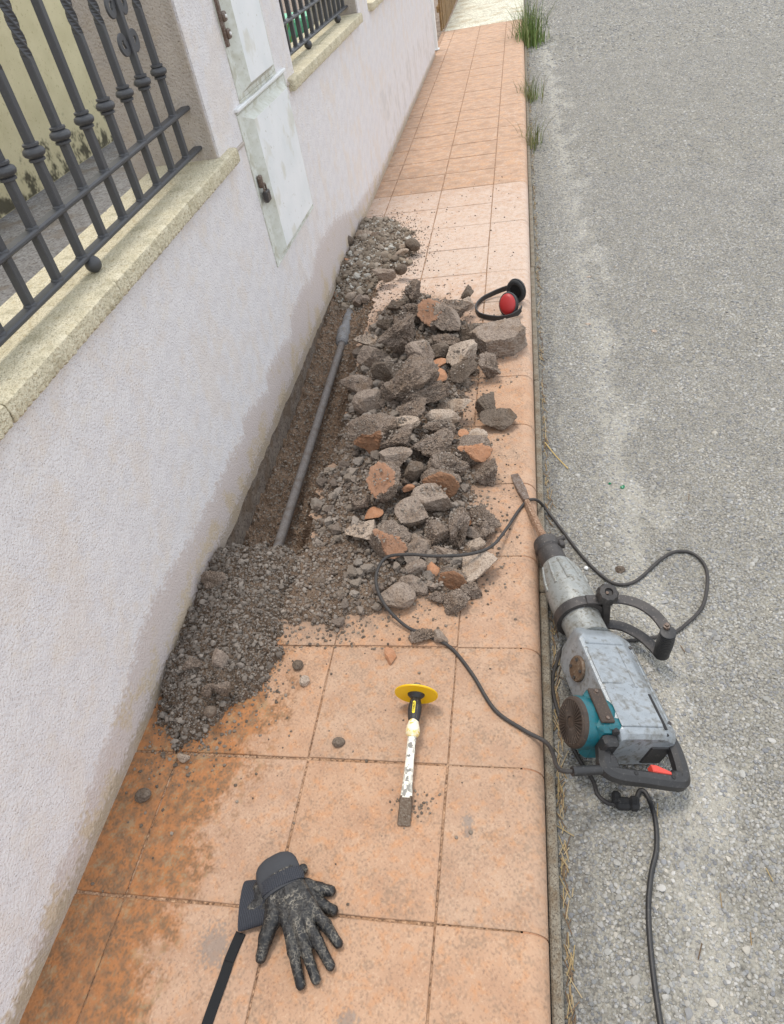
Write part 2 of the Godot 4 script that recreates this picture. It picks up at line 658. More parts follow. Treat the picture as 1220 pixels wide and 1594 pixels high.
	var alloy_tex := picture(n, n, func(i):
		var t := Color(0.60, 0.62, 0.625).lerp(Color(0.70, 0.715, 0.72), b[i] / 255.0)
		t = t.lerp(Color(0.38, 0.345, 0.28), clampf((b[i] + c[i] - 270) / 200.0, 0.0, 0.7))
		t = t.lerp(Color(0.22, 0.20, 0.18), clampf((c[i] + tiny[i] - 350) / 80.0, 0.0, 0.7))
		return t.lerp(Color(0.30, 0.29, 0.28) if scratch[i] % 2 else Color(0.80, 0.81, 0.82), scratch[i] / 255.0 * 0.6))
	var rust_tex := picture(256, 256, func(i):
		var j: int = (i / 256) * 512 + i % 256
		return Color(0.36, 0.27, 0.20).lerp(Color(0.56, 0.50, 0.45), c[j] / 255.0).lerp(Color(0.70, 0.68, 0.65), clampf((a[j] - 150) / 90.0, 0.0, 0.7)))
	var black_tex := picture(256, 256, func(i):
		var j: int = (i / 256) * 512 + i % 256
		return Color(0.11, 0.11, 0.115).lerp(Color(0.17, 0.165, 0.165), b[j] / 255.0).lerp(Color(0.50, 0.48, 0.46), clampf((a[j] - 188) / 70.0, 0.0, 0.45)))
	var teal_tex := picture(256, 256, func(i):
		var j: int = (i / 256) * 512 + i % 256
		return Color(0.05, 0.31, 0.355).lerp(Color(0.08, 0.385, 0.42), b[j] / 255.0).lerp(Color(0.25, 0.28, 0.27), clampf((a[j] - 160) / 80.0, 0.0, 0.7)))
	var glove_tex := picture(n, n, func(i):
		var r := absf(c[i] - 128.0) / 128.0
		var r2 := absf(a[i] - 128.0) / 128.0
		var dusty := clampf(0.24 - r, 0.0, 0.24) * 3.4 + clampf(0.13 - r2, 0.0, 0.13) * 3.2
		dusty *= clampf((b[i] - 70) / 110.0, 0.0, 1.0)
		return Color(0.075, 0.075, 0.082).lerp(Color(0.60, 0.565, 0.50), clampf(dusty, 0.0, 0.85)))
	var knit_tex := picture(256, 256, func(i):
		var x: int = i % 256
		var w := 0.5 + 0.5 * sin(x * TAU / 16.0)
		var j: int = (i / 256) * 512 + i % 256
		return Color(0.14, 0.15, 0.175).lerp(Color(0.30, 0.31, 0.335), w * 0.8).lerp(Color(0.50, 0.48, 0.44), clampf((a[j] - 180) / 80.0, 0.0, 0.4)))
	var chip_tex := picture(256, 256, func(i):
		var j: int = (i / 256) * 512 + i % 256
		return Color(0.88, 0.86, 0.80).lerp(Color(0.30, 0.29, 0.28), clampf((c[j] - 148) / 18.0, 0.0, 0.9)).lerp(Color(0.45, 0.42, 0.38), clampf((tiny[j] - 205) / 60.0, 0.0, 0.6)))
	var drip_tex := picture(256, 256, func(i):
		var j: int = (i / 256) * 512 + i % 256
		return Color(0.90, 0.87, 0.78).lerp(Color(0.82, 0.66, 0.10), clampf((c[j] - 136) / 14.0, 0.0, 0.95)).lerp(Color(0.45, 0.42, 0.38), clampf((a[j] - 190) / 60.0, 0.0, 0.6)))

	for q in [["tile", Color(1, 1, 1)], ["tile_warm", Color(1.0, 0.985, 0.965)], ["tile_pale", Color(0.985, 0.99, 0.99)], ["tile_far", Color(1, 1, 1)]]:
		mat(q[0], tile_tex, 0.47, 0.85, q[1] * Color(0.97, 0.97, 0.965), bump.fine, 0.13)
	mat("broken_tile", tile_tex, 0.3, 0.9, Color(0.95, 0.86, 0.79), bump.mid, 0.2)
	mat("rusty_face", tile_tex, 0.3, 0.9, Color(0.72, 0.66, 0.60), bump.mid, 0.3)
	mat("dusty_tile", tile_tex, 0.3, 0.93, Color(0.84, 0.79, 0.76), bump.mid, 0.3)
	mat("grout", mortar_tex, 0.5, 0.95, Color(1.12, 0.99, 0.87), bump.fine, 0.15)
	mat("stucco", stucco_tex, 0.25, 0.92, Color(0.99, 0.985, 0.98), bump.mid, 0.22)
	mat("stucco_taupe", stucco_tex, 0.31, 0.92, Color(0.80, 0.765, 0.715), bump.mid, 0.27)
	mat("yellow", yellow_tex, 0.8, 0.92, Color.WHITE, bump.fine, 0.12)
	mat("soil", soil_tex, 0.30, 0.96, Color(0.92, 0.89, 0.86), bump.pebbly, 0.7)
	mat("sand", soil_tex, 0.30, 0.96, Color(0.84, 0.81, 0.78), bump.pebbly, 0.5)
	mat("trench", soil_tex, 0.34, 0.97, Color(1.08, 1.03, 0.98), bump.pebbly, 0.8)
	mat("mortar", mortar_tex, 0.24, 0.95, Color(1.0, 0.975, 0.955), bump.pebbly, 0.9)
	mat("concrete", concrete_tex, 0.30, 0.92, Color(0.95, 0.91, 0.88), bump.mid, 0.5)
	mat("concrete_dark", concrete_tex, 0.30, 0.92, Color(0.72, 0.68, 0.64), bump.mid, 0.5)
	mat("concrete_pale", concrete_tex, 0.30, 0.92, Color(1.12, 1.08, 1.04), bump.mid, 0.5)
	mat("footing", concrete_tex, 0.6, 0.9, Color(0.86, 0.83, 0.80), bump.soft, 0.2)
	mat("kerb", concrete_tex, 0.25, 0.92, Color(0.84, 0.84, 0.80), bump.mid, 0.3)
	mat("apron", concrete_tex, 1.2, 0.9, Color(1.36, 1.42, 1.38), bump.soft, 0.2)
	mat("courtyard", concrete_tex, 0.9, 0.7, Color(0.78, 0.82, 0.88), bump.soft, 0.3)
	mat("asphalt", asphalt_tex, 0.30, 0.93, Color(0.95, 0.95, 0.94), bump.pebbly, 0.5)
	mat("ground", soil_tex, 1.5, 0.95)
	mat("coping", coping_tex, 0.30, 0.93, Color.WHITE, bump.mid, 0.45)
	mat("iron", iron_tex, 0.3, 0.48, Color(0.82, 0.82, 0.835), bump.fine, 0.03)
	mat("paint", paint_tex, 0.7, 0.55, Color(1.0, 0.99, 0.985), bump.soft, 0.012)
	mat("grime", grime_tex, 0.35, 0.75, Color(1.0, 0.985, 0.98), bump.mid, 0.03)
	mat("alloy", alloy_tex, 0.24, 0.42, Color(0.89, 0.90, 0.92), bump.fine, 0.04, 0.35)
	mat("alloy_dirty", alloy_tex, 0.15, 0.46, Color(0.88, 0.87, 0.85), bump.mid, 0.06, 0.3)
	mat("rust", rust_tex, 0.09, 0.8, Color(1.15, 1.08, 1.02), bump.mid, 0.1, 0.2)
	mat("steel", rust_tex, 0.12, 0.5, Color(0.88, 0.88, 0.90), bump.fine, 0.05, 0.4)
	mat("steel_dark", black_tex, 0.12, 0.5, Color(1.6, 1.55, 1.5), bump.fine, 0.04, 0.3)
	mat("black", black_tex, 0.14, 0.48, Color(1.05, 1.05, 1.05), bump.fine, 0.02)
	mat("black_matt", black_tex, 0.10, 0.8, Color(0.95, 0.95, 0.95), bump.fine, 0.05)
	mat("rubber", black_tex, 0.06, 0.6, Color(1.25, 1.2, 1.15), bump.fine, 0.02)
	mat("teal", teal_tex, 0.12, 0.42, Color.WHITE, bump.fine, 0.02)
	mat("grille", black_tex, 0.08, 0.7, Color(1.45, 1.25, 1.08), bump.fine, 0.04)
	mat("red", null, 1.0, 0.45, Color(0.64, 0.14, 0.135))
	mat("trigger", null, 1.0, 0.5, Color(0.80, 0.27, 0.22))
	mat("yellow_plastic", null, 1.0, 0.42, Color(0.88, 0.70, 0.03))
	mat("label_yellow", null, 1.0, 0.5, Color(0.93, 0.83, 0.05))
	mat("chipped_white", chip_tex, 0.17, 0.6, Color.WHITE, bump.soft, 0.05)
	mat("dripped", drip_tex, 0.17, 0.5, Color.WHITE, bump.soft, 0.05)
	mat("blade", rust_tex, 0.07, 0.6, Color(0.80, 0.80, 0.78), bump.mid, 0.06, 0.3)
	mat("glove", glove_tex, 0.20, 0.55, Color.WHITE, bump.soft, 0.25)
	mat("glove_cuff", knit_tex, 0.06, 0.85, Color(0.88, 0.88, 0.90), bump.fine, 0.06)
	mat("glove_lining", null, 1.0, 0.8, Color(0.215, 0.22, 0.235), bump.fine, 0.05)
	mat("webbing", null, 1.0, 0.9, Color(0.075, 0.08, 0.09), bump.fine, 0.08)
	mat("pipe", concrete_tex, 0.16, 0.7, Color(0.80, 0.81, 0.84), bump.mid, 0.12)
	mat("pipe_wrap", concrete_tex, 0.2, 0.8, Color(0.88, 0.93, 1.0), bump.mid, 0.2)
	mat("white_plastic", null, 1.0, 0.5, Color(0.86, 0.86, 0.85))
	mat("mint", null, 1.0, 0.5, Color(0.45, 0.78, 0.62))
	mat("fence_wood", soil_tex, 0.5, 0.9, Color(1.05, 0.95, 0.72), bump.mid, 0.2)
	mat("green_glass", null, 1.0, 0.25, Color(0.04, 0.42, 0.27))
	for q in ["crumb", "stone_chips"]:
		var m := mat(q, null, 0.05, 0.95, Color.WHITE, bump.fine, 0.05)
		m.vertex_color_use_as_albedo = true
	var grass := mat("grass", null, 1.0, 0.6)
	grass.vertex_color_use_as_albedo = true
	grass.backlight_enabled = true
	grass.backlight = Color(0.4, 0.45, 0.2)
	grass.cull_mode = BaseMaterial3D.CULL_DISABLED
	make_stains()


func f2(nz: FastNoiseLite, x: float, z: float, k: float) -> float:
	return nz.get_noise_2d(x * k, z * k)


func make_stains() -> void:
	# matter on the near paving: damp orange patch, lichen, cement dust, mud smears
	var wet := [[0.4, -0.70], [-0.26, -0.70], [-0.40, -0.68], [-0.575, -0.67], [-0.66, -0.675], [-0.79, -0.615], [-0.93, -0.60], [-1.05, -0.615], [-1.3, -0.66], [-1.6, -0.8]]
	var w := 288
	var h := 1280
	var near_pixel = func(i):
		var x: float = -0.95 + (i % w + 0.5) / w * 1.03
		var z: float = -5.0 + (i / w + 0.5) / h * 5.3
		var big := f2(lump_noise, x, z, 420.0)
		var mid := f2(lump_noise, x + 9.0, z, 1500.0)
		var fine := f2(fine_noise, x, z + 5.0, 2400.0)
		var c := Color(0.42, 0.37, 0.31, 0.0)
		var lichen := clampf((big * 0.7 + mid * 0.5 + fine * 1.1 - 0.30) * 1.5, 0.0, 0.42)
		c.a = lichen
		var damp := 0.0
		if z > -1.75:
			damp = clampf((along(wet, z) - x) / 0.07 + big * 1.2 + mid * 0.7 + fine * 0.8 + 0.35, 0.0, 1.0)
			if damp > 0.0:
				var wc := Color(0.64, 0.405, 0.205).lerp(Color(0.52, 0.35, 0.205), clampf(mid * 1.6 + 0.4, 0.0, 1.0))
				wc = wc.lerp(Color(0.36, 0.28, 0.195), clampf((big * 0.5 + mid * 0.5 + fine * 1.5 - 0.08) * 1.5, 0.0, 0.75))
				wc = wc.lerp(Color(0.63, 0.545, 0.42), clampf((f2(lump_noise, x + 3.0, z + 3.0, 900.0) + fine * 0.7 - 0.28) * 2.2, 0.0, 0.6))
				c = Color(wc.r, wc.g, wc.b, damp * 0.82)
		var dust := clampf(1.15 - absf(z + 3.75) / (1.2 if z > -3.75 else 2.2) + big * 0.35 + mid * 0.2, 0.0, 1.0) * clampf(0.48 + fine * 0.5 + mid * 0.3, 0.0, 0.58)
		if z < -2.4 and dust > c.a:
			c = Color(0.80, 0.75, 0.705, dust)
		var soil := inside_by(Vector2(x, z), SOIL) if z > -3.6 and z < -1.0 else -1.0
		if soil > -0.12:
			var smear := clampf((soil + 0.10) / 0.10 + mid * 1.0 + fine * 1.0 - 0.35, 0.0, 0.75)
			if smear > c.a:
				c = Color(0.55, 0.465, 0.40, smear)
		for s in [[-0.099, -0.685, 0.012], [-0.097, -0.66, 0.010], [-0.30, -0.30, 0.018], [-0.595, -0.40, 0.03]]:
			var d := Vector2(x - s[0], (z - s[1]) * 0.8).length()
			if d < s[2] * (1.0 + fine):
				c = Color(0.44, 0.43, 0.42, 0.55)
		return c
	var near_tex := picture(w, h, near_pixel, true)
	for q in ["tile", "tile_warm", "tile_pale"]:
		with_detail(M[q], near_tex)
	var far_pixel = func(i):
		var x: float = (i % 128) / 128.0 * 1.03
		var z: float = (i / 128) / 512.0 * 6.4
		var big := f2(lump_noise, x, z * 1.6, 380.0)
		var fine := f2(fine_noise, x, z, 1500.0)
		var c := Color(0.77, 0.69, 0.625, clampf(0.22 + fine * 0.6 + big * 0.6, 0.0, 0.5))
		if big > 0.06: c = Color(0.55, 0.475, 0.395, clampf((big + fine * 0.5 - 0.05) * 0.9, 0.0, 0.26))
		if big < -0.22:
			c = Color(0.80, 0.63, 0.47, clampf((-big - 0.18 - fine * 0.5) * 1.6, 0.0, 0.28))
		return c
	var far_tex := picture(128, 512, far_pixel, true)
	with_detail(M.tile_far, far_tex)
	# the plaster: damp band with a ragged edge above the trench, mud splashes, drips below the coping
	var damp_line := [[0.9, 0.03], [-0.29, 0.055], [-0.45, 0.09], [-0.515, 0.10], [-0.63, 0.11], [-0.93, 0.17], [-1.10, 0.215], [-1.40, 0.182], [-1.63, 0.182], [-1.79, 0.186], [-1.94, 0.171], [-1.96, 0.205], [-2.04, 0.206], [-2.26, 0.154], [-2.28, 0.205], [-2.38, 0.212], [-2.67, 0.174], [-2.70, 0.235], [-2.89, 0.255], [-3.14, 0.223], [-3.31, 0.286], [-3.74, 0.268], [-4.2, 0.15], [-5.2, 0.07], [-9.7, 0.05]]
	var ww := 1536
	var wh := 400
	var wall_pixel = func(i):
		var z: float = -9.7 + (i % ww + 0.5) / ww * 10.7
		var y: float = 1.6 - (i / ww + 0.5) / wh * 1.65
		var big := f2(lump_noise, z, y, 330.0)
		var run := lump_noise.get_noise_2d(z * 150.0, y * 80.0) + lump_noise.get_noise_2d(z * 500.0 + 40.0, y * 190.0) * 0.4
		var fine := f2(fine_noise, z, y, 1500.0)
		var c := Color(0.82, 0.74, 0.65, clampf((run * 0.8 + big * 0.9 + fine * 0.5 - 0.10) * 0.7, 0.0, 0.20))
		if z < -3.6:
			c = Color(0.84, 0.76, 0.665, clampf((run * 0.9 + big * 0.9 + fine * 0.4 - 0.05) * 0.7, 0.0, 0.26))
			if y < 0.45 and z < -5.5:
				c = c.lerp(Color(0.62, 0.63, 0.65, 0.4), clampf((run + big * 0.8 - 0.05) * 1.2, 0.0, 0.6))
		var top := along(damp_line, z) + fine * 0.014 + f2(lump_noise, z, 7.0, 1200.0) * 0.02
		if y < top:
			c = Color(0.74, 0.685, 0.66, clampf((top - y) * 22.0 + 0.35 + fine * 0.9, 0.0, 0.8))
			var mud := clampf((big * 1.3 + fine * 0.8 + (0.07 - y) * 5.0) * 1.6, 0.0, 0.8)
			c = c.lerp(Color(0.71, 0.62, 0.47, c.a), mud)
			if y < 0.035 + fine * 0.03:
				c = c.lerp(Color(0.55, 0.48, 0.38, 0.9), 0.55)
		if z < -2.95 and z > -3.95 and y > top:
			var soak := clampf((0.36 - absf(z + 3.4) * 0.25 + big * 0.2 + fine * 0.12 - y) * 5.0, 0.0, 0.5)
			c = c.lerp(Color(0.66, 0.625, 0.63, 0.55), soak)
		return c
	var wall_tex := picture(ww, wh, wall_pixel, true)
	with_detail(M.stucco, wall_tex)
	var mould_pixel = func(i):
		var z: float = (i % 512) / 512.0 * 6.0
		var y: float = (1.0 - (i / 512) / 256.0) * 3.1
		var n := f2(lump_noise, z, y, 420.0)
		var fine := f2(fine_noise, z, y, 1300.0)
		var m := clampf((0.10 + n * 0.30 + fine * 0.16 - y) * 9.0, 0.0, 0.88)
		return Color(0.20, 0.185, 0.14, m)
	var mould_tex := picture(512, 256, mould_pixel, true)
	with_detail(M.yellow, mould_tex)
	var road_pixel = func(i):
		var x: float = 0.05 + (i % 320 + 0.5) / 320.0 * 3.2
		var z: float = -12.0 + (i / 320 + 0.5) / 1024.0 * 12.4
		var big := f2(lump_noise, x, z * 0.5, 260.0)
		var fine := f2(fine_noise, x, z, 1900.0)
		var pale := clampf(0.75 - absf(x - 0.37 - z * 0.008 - big * 0.08) / 0.11 + fine * 0.9 + big * 0.5, 0.0, 0.55)
		var c := Color(0.72, 0.70, 0.655, pale)
		if x < 0.16 + big * 0.05 and z > -3.0:
			c = Color(0.37, 0.35, 0.325, clampf(0.35 + fine, 0.0, 0.55))
		return c
	var road_tex := picture(320, 1024, road_pixel, true)
	with_detail(M.asphalt, road_tex)


# ---------- the place ----------
func trench_edge(z: float) -> float:
	return along(TRENCH_EDGE, z) + f2(fine_noise, z, 0.0, 900.0) * 0.035


func build_ground() -> void:
	var big := PackedVector3Array()
	quad(big, Vector3(-200, -0.35, 40), Vector3(200, -0.35, 40), Vector3(200, -0.35, -200), Vector3(-200, -0.35, -200), Vector3.UP)
	structure("ground", commit(big), M.ground)
	var rd := PackedVector3Array()
	quad(rd, Vector3(0.06, ROAD_Y, 6), Vector3(7, ROAD_Y, 6), Vector3(7, ROAD_Y, -120), Vector3(0.06, ROAD_Y, -120), Vector3.UP)
	structure("road", commit(rd, 30.0, func(p): return Vector2((p.x - 0.05) / 3.2, (p.z + 12.0) / 12.4)), M.asphalt)
	var strip := PackedVector3Array()
	var z := 1.0
	while z > -16.0:
		var l := rng.randf_range(0.8, 1.3)
		strip.append_array(box(Vector3(0.0765 + rng.randf_range(-0.002, 0.002), -0.105, z - l / 2), Vector3(0.022, 0.09, l - 0.004), 0.004, Basis(Vector3.UP, rng.randf_range(-0.002, 0.002))))
		z -= l
	structure("kerb", commit(strip), M.kerb)
	var ap := PackedVector3Array()
	ap.append_array(box(Vector3(-0.45, -0.06, -15.5), Vector3(1.05, 0.11, 8.5), 0.01))
	structure("concrete_path", commit(ap), M.apron)
	var court := PackedVector3Array()
	quad(court, Vector3(-2.8, 0.50, 2), Vector3(-1.2, 0.50, 2), Vector3(-1.2, 0.50, -9.5), Vector3(-2.8, 0.50, -9.5), Vector3.UP)
	structure("courtyard_floor", commit(court), M.courtyard)


func build_pavement() -> void:
	var trench := PackedVector2Array([Vector2(-1.1, -1.47)])
	var z := -1.47
	while z > -3.62:
		trench.append(Vector2(trench_edge(z), z))
		z -= 0.024
	trench.append(Vector2(-1.1, -3.66))
	var slab := Geometry2D.clip_polygons(PackedVector2Array([Vector2(-1.0, 1.2), Vector2(0.012, 1.2), Vector2(0.012, -11.22), Vector2(-1.0, -11.22)]), trench)
	var base := PackedVector3Array()
	for p in slab:
		base.append_array(prism(p, -0.075, -0.0034))
	var pave := structure("pavement", commit(base, 25.0), M.grout)
	var uv_near := func(p): return Vector2((p.x + 0.95) / 1.03, (p.z + 5.0) / 5.3)
	var uv_far := func(p): return Vector2(p.x / 1.03, (p.z + 11.4) / 6.4)
	var xs := [WALL_X - 0.004, -0.828, -0.4912, -0.1532]
	for row in range(-3, 32):
		var z1 := -0.4772 - row * TILE
		var z0 := z1 - TILE
		var near := z0 > -4.9
		for col in 4:
			var g := rng.randf_range(0.0014, 0.0026)
			var gz := rng.randf_range(0.0022, 0.0038) if near else rng.randf_range(0.004, 0.0065)
			if not near: g += 0.0012
			var up := rng.randf_range(-0.0007, 0.0007)
			var kinds := ["tile", "tile", "tile_warm", "tile_pale"]
			var m: Material = M[kinds[rng.randi() % 4]] if near else M.tile_far
			var shape := PackedVector3Array()
			if col < 3:
				var jit := func(): return rng.randf_range(-0.0012, 0.0012)
				var poly := PackedVector2Array()
				for e in [[0, 0, 1, 0], [1, 0, 1, 1], [1, 1, 0, 1], [0, 1, 0, 0]]:
					for t in 3:
						var fx := lerpf(e[0], e[2], t / 3.0)
						var fz := lerpf(e[1], e[3], t / 3.0)
						poly.append(Vector2(lerpf(xs[col] + g, xs[col + 1] - g, fx) + jit.call(), lerpf(z0 + gz, z1 - gz, fz) + jit.call()))
				var hit := Geometry2D.intersect_polygons(poly, trench)
				if hit.is_empty():
					shape = prism(poly, -0.012, up, 0.0022)
				else:
					for q in Geometry2D.clip_polygons(poly, trench):
						if not Geometry2D.triangulate_polygon(q).is_empty():
							shape.append_array(prism(q, -0.045, up))
			else:
				var profile := [Vector2(xs[3] + g, -0.012), Vector2(xs[3] + g, up - 0.002), Vector2(xs[3] + g + 0.002, up)]
				profile.append(Vector2(-0.06, up - 0.0003))
				for k in 9:
					var t := PI / 2 * k / 8.0
					profile.append(Vector2(0.018 + 0.046 * sin(t), -0.046 + 0.046 * cos(t) + up))
				profile.append(Vector2(0.0645, -0.13))
				var rings := []
				for e in [[z0 + gz * 0.6, 0.0022], [z0 + gz * 0.6 + 0.003, 0.0], [z1 - gz * 0.6 - 0.003, 0.0], [z1 - gz * 0.6, 0.0022]]:
					var r := PackedVector3Array()
					for q in profile: r.append(Vector3(q.x, q.y - e[1], e[0]))
					rings.append(r)
				for i in rings.size() - 1:
					for j in profile.size() - 1:
						var outward := Vector3(-(profile[j + 1].y - profile[j].y), profile[j + 1].x - profile[j].x, 0)
						quad(shape, rings[i][j], rings[i][j + 1], rings[i + 1][j + 1], rings[i + 1][j], outward)
				# the grout under the kerb stones
				var gr := PackedVector3Array()
			if shape.is_empty():
				continue
			part(pave, "tile", commit(shape, 50.0, uv_near if near else uv_far), m)
	# joint filler inside the rounded kerb edge
	var fill := PackedVector3Array()
	var prof := []
	for k in 9:
		var t := PI / 2 * k / 8.0
		prof.append(Vector2(0.0166 + 0.0458 * sin(t), -0.0485 + 0.0458 * cos(t)))
	prof.append(Vector2(0.0615, -0.13))
	for j in prof.size() - 1:
		quad(fill, Vector3(prof[j].x, prof[j].y, 1.2), Vector3(prof[j + 1].x, prof[j + 1].y, 1.2), Vector3(prof[j + 1].x, prof[j + 1].y, -11.2), Vector3(prof[j].x, prof[j].y, -11.2), Vector3(-(prof[j + 1].y - prof[j].y), prof[j + 1].x - prof[j].x, 0))
	part(pave, "joint_filler", commit(fill, 60.0), M.broken_tile)


func trench_floor(x: float, z: float) -> float:
	var e := trench_edge(z)
	var deep := lerpf(-0.132, -0.045, smoothstep(-2.3, -3.45, z))
	var right := smoothstep(0.10, 0.0, e - x)
	var y := lerpf(deep, -0.012, right * right * 0.95)
	y = lerpf(y, y + 0.03, smoothstep(0.06, 0.0, x - WALL_X) * 0.7)
	return y + f2(lump_noise, x, z, 900.0) * 0.022 + f2(fine_noise, x, z, 1500.0) * 0.012


func heap_height(x: float, z: float) -> float:
	var d := inside_by(Vector2(x, z), HEAP) + f2(lump_noise, x, z, 700.0) * 0.035 + f2(fine_noise, x, z, 1300.0) * 0.016
	if d < 0.0: return -0.02
	var h := 0.072 * (1.0 - exp(-d / 0.06))
	h += smoothstep(-1.3, -1.5, z) * 0.012
	return h - 0.008 + f2(lump_noise, x, z, 1300.0) * 0.012 + f2(fine_noise, x, z, 1700.0) * 0.014


func soil_height(x: float, z: float) -> float:
	if z < -1.49 and x < trench_edge(z) - 0.006: return -0.03
	var d := inside_by(Vector2(x, z), SOIL) + f2(lump_noise, x, z, 600.0) * 0.05 + f2(fine_noise, x, z, 1300.0) * 0.018
	if d < 0.0: return -0.02
	var ridge := 0.06 * exp(-pow((x + 0.40) / 0.21, 2)) * smoothstep(-3.42, -3.05, z) * (1.0 - smoothstep(-1.75, -1.3, z))
	return minf(ridge * 0.75 + 0.020, 0.5 * d) - 0.003 + (f2(lump_noise, x, z, 1100.0) * 0.012 + f2(fine_noise, x, z, 1900.0) * 0.008) * clampf(d * 14.0, 0.2, 1.0)


func gravel_height(x: float, z: float) -> float:
	var d := inside_by(Vector2(x, z), GRAVEL) + f2(lump_noise, x, z, 500.0) * 0.06 + f2(fine_noise, x, z, 1200.0) * 0.02
	if d < 0.0: return -0.2
	var h := 0.06 * (1.0 - exp(-d / 0.08)) - 0.005
	h -= smoothstep(-3.62, -3.25, z) * 0.09
	return h + f2(lump_noise, x, z, 1000.0) * 0.014 + f2(fine_noise, x, z, 1700.0) * 0.008


func build_earth() -> void:
	structure("trench_soil", heightfield(-0.99, -0.60, -3.68, -1.42, 0.007, trench_floor, -1.0), M.trench)
	tag(single("sand_heap", heightfield(-1.0, -0.58, -1.60, -0.76, 0.0045, heap_height), M.sand, "", ""), "grey-brown heap of damp crumbly sand against the wall", "sand", "", "stuff")
	tag(single("loose_soil", heightfield(-0.80, -0.05, -3.40, -1.02, 0.008, soil_height), M.soil, "", ""), "crumbled grey soil lying under the broken concrete on the paving", "soil", "", "stuff")
	tag(single("gravel_heap", heightfield(-1.0, -0.46, -4.48, -3.16, 0.008, gravel_height, -0.11), M.soil, "", ""), "heap of brown earth and gravel beyond the pipe end", "gravel", "", "stuff")
	var crumb := rock(61, 1, 8, 0.28, 0.12, 0.06, [], 22.0)
	var brown := [Color(0.195, 0.158, 0.125), Color(0.235, 0.195, 0.16), Color(0.155, 0.12, 0.095), Color(0.265, 0.225, 0.19), Color(0.21, 0.17, 0.138)]
	var mixed := [Color(0.22, 0.175, 0.13), Color(0.27, 0.22, 0.17), Color(0.42, 0.395, 0.35), Color(0.18, 0.14, 0.105), Color(0.24, 0.19, 0.14), Color(0.30, 0.25, 0.20), Color(0.20, 0.16, 0.12)]
	var spots := []
	while spots.size() < 19000:
		var x := rng.randf_range(-0.98, -0.6)
		var z := rng.randf_range(-1.56, -0.80)
		var y := heap_height(x, z)
		if y < 0.001 or x < WALL_X + 0.004: continue
		var s := 0.002 + 0.0048 * pow(rng.randf(), 2.4)
		if rng.randf() < 0.03: s = rng.randf_range(0.007, 0.018)
		spots.append([Vector3(x, y + s * 0.1, z), s])
	scatter("sand_crumbs", "fine damp crumbs covering the sand heap by the wall", "sand", crumb, M.crumb, spots, [Color(0.185, 0.155, 0.128), Color(0.215, 0.182, 0.152), Color(0.155, 0.128, 0.105), Color(0.245, 0.21, 0.178)])
	spots = []
	while spots.size() < 26000:
		var x := rng.randf_range(-0.74, -0.06)
		var z := rng.randf_range(-3.38, -1.04)
		var y := soil_height(x, z)
		if y < 0.0005: continue
		if x < trench_edge(z) - 0.01 and z < -1.47: continue
		var s := 0.003 + 0.0095 * pow(rng.randf(), 2.8)
		# some crumbs lie on top of the larger pieces
		if rng.randf() < 0.35:
			for q in CHUNKS:
				if absf(q[1] - x) < q[4] * 0.42 and absf(q[3] - z) < q[6] * 0.42 and q[0] != "t":
					var e := 1.0 - pow((x - q[1]) / q[4] * 1.75, 2) - pow((z - q[3]) / q[6] * 1.75, 2)
					if e > 0.0:
						y = maxf(y, q[2] + q[5] * 0.53 * sqrt(e))
						s = minf(s, 0.008)
		spots.append([Vector3(x, y + s * 0.2, z), s])
	var lumps := []
	while lumps.size() < 800:
		var x := rng.randf_range(-0.72, -0.08)
		var z := rng.randf_range(-3.35, -1.14)
		var y := soil_height(x, z)
		if y < 0.004 or (x < trench_edge(z) - 0.005 and z < -1.47) or (x < -0.5 and z > -1.5): continue
		var s := 0.012 + 0.034 * pow(rng.randf(), 2.0)
		lumps.append([Vector3(x, y + s * 0.25, z), s])
	var lump := rock(63, 3, 9, 0.22, 0.06, 0.07, [], 20.0)
	scatter("mortar_lumps", "walnut-sized lumps of mortar filling the gaps in the rubble", "lumps", lump, M.crumb, lumps, brown, 0.8)
	scatter("soil_crumbs", "small crumbs of soil and mortar between the broken concrete chunks", "crumbs", crumb, M.crumb, spots, brown)
	spots = []
	while spots.size() < 11000:
		var z := rng.randf_range(-3.64, -1.48)
		var x := rng.randf_range(-0.945, trench_edge(z) - 0.004)
		var s := 0.0026 + 0.008 * pow(rng.randf(), 3.0)
		spots.append([Vector3(x, trench_floor(x, z) + s * 0.15, z), s])
	scatter("trench_crumbs", "loose crumbs of earth lining the open trench", "earth", crumb, M.crumb, spots, [Color(0.22, 0.175, 0.135), Color(0.27, 0.22, 0.175), Color(0.17, 0.13, 0.10), Color(0.31, 0.26, 0.21)])
	spots = []
	while spots.size() < 11000:
		var x := rng.randf_range(-0.98, -0.5)
		var z := rng.randf_range(-4.46, -3.18)
		var y := gravel_height(x, z)
		if y < (-0.05 if x < trench_edge(z) and z > -3.62 else 0.0) or x < WALL_X + 0.006: continue
		var s := 0.0035 + 0.014 * pow(rng.randf(), 3.0)
		if rng.randf() < 0.025: s = rng.randf_range(0.02, 0.04)
		spots.append([Vector3(x, y + s * 0.2, z), s])
	scatter("gravel_stones", "mixed gravel and pebbles covering the far earth heap", "gravel", crumb, M.crumb, spots, mixed)
	# crumbs strewn over the paving, thinning out away from the heaps
	spots = []
	var tries := 0
	while spots.size() < 6500 and tries < 120000:
		tries += 1
		var x := rng.randf_range(-0.93, 0.02)
		var z := rng.randf_range(-5.0, -0.45)
		var p := Vector2(x, z)
		var d := minf(-inside_by(p, SOIL), minf(-inside_by(p, HEAP), -inside_by(p, GRAVEL)))
		if d < -0.01 or (x < trench_edge(z) and z < -1.45 and z > -3.64): continue
		if rng.randf() > exp(-d / 0.05) + 0.008: continue
		var s := 0.0016 + 0.0085 * pow(rng.randf(), 3.5)
		spots.append([Vector3(x, s * 0.22, z), s])
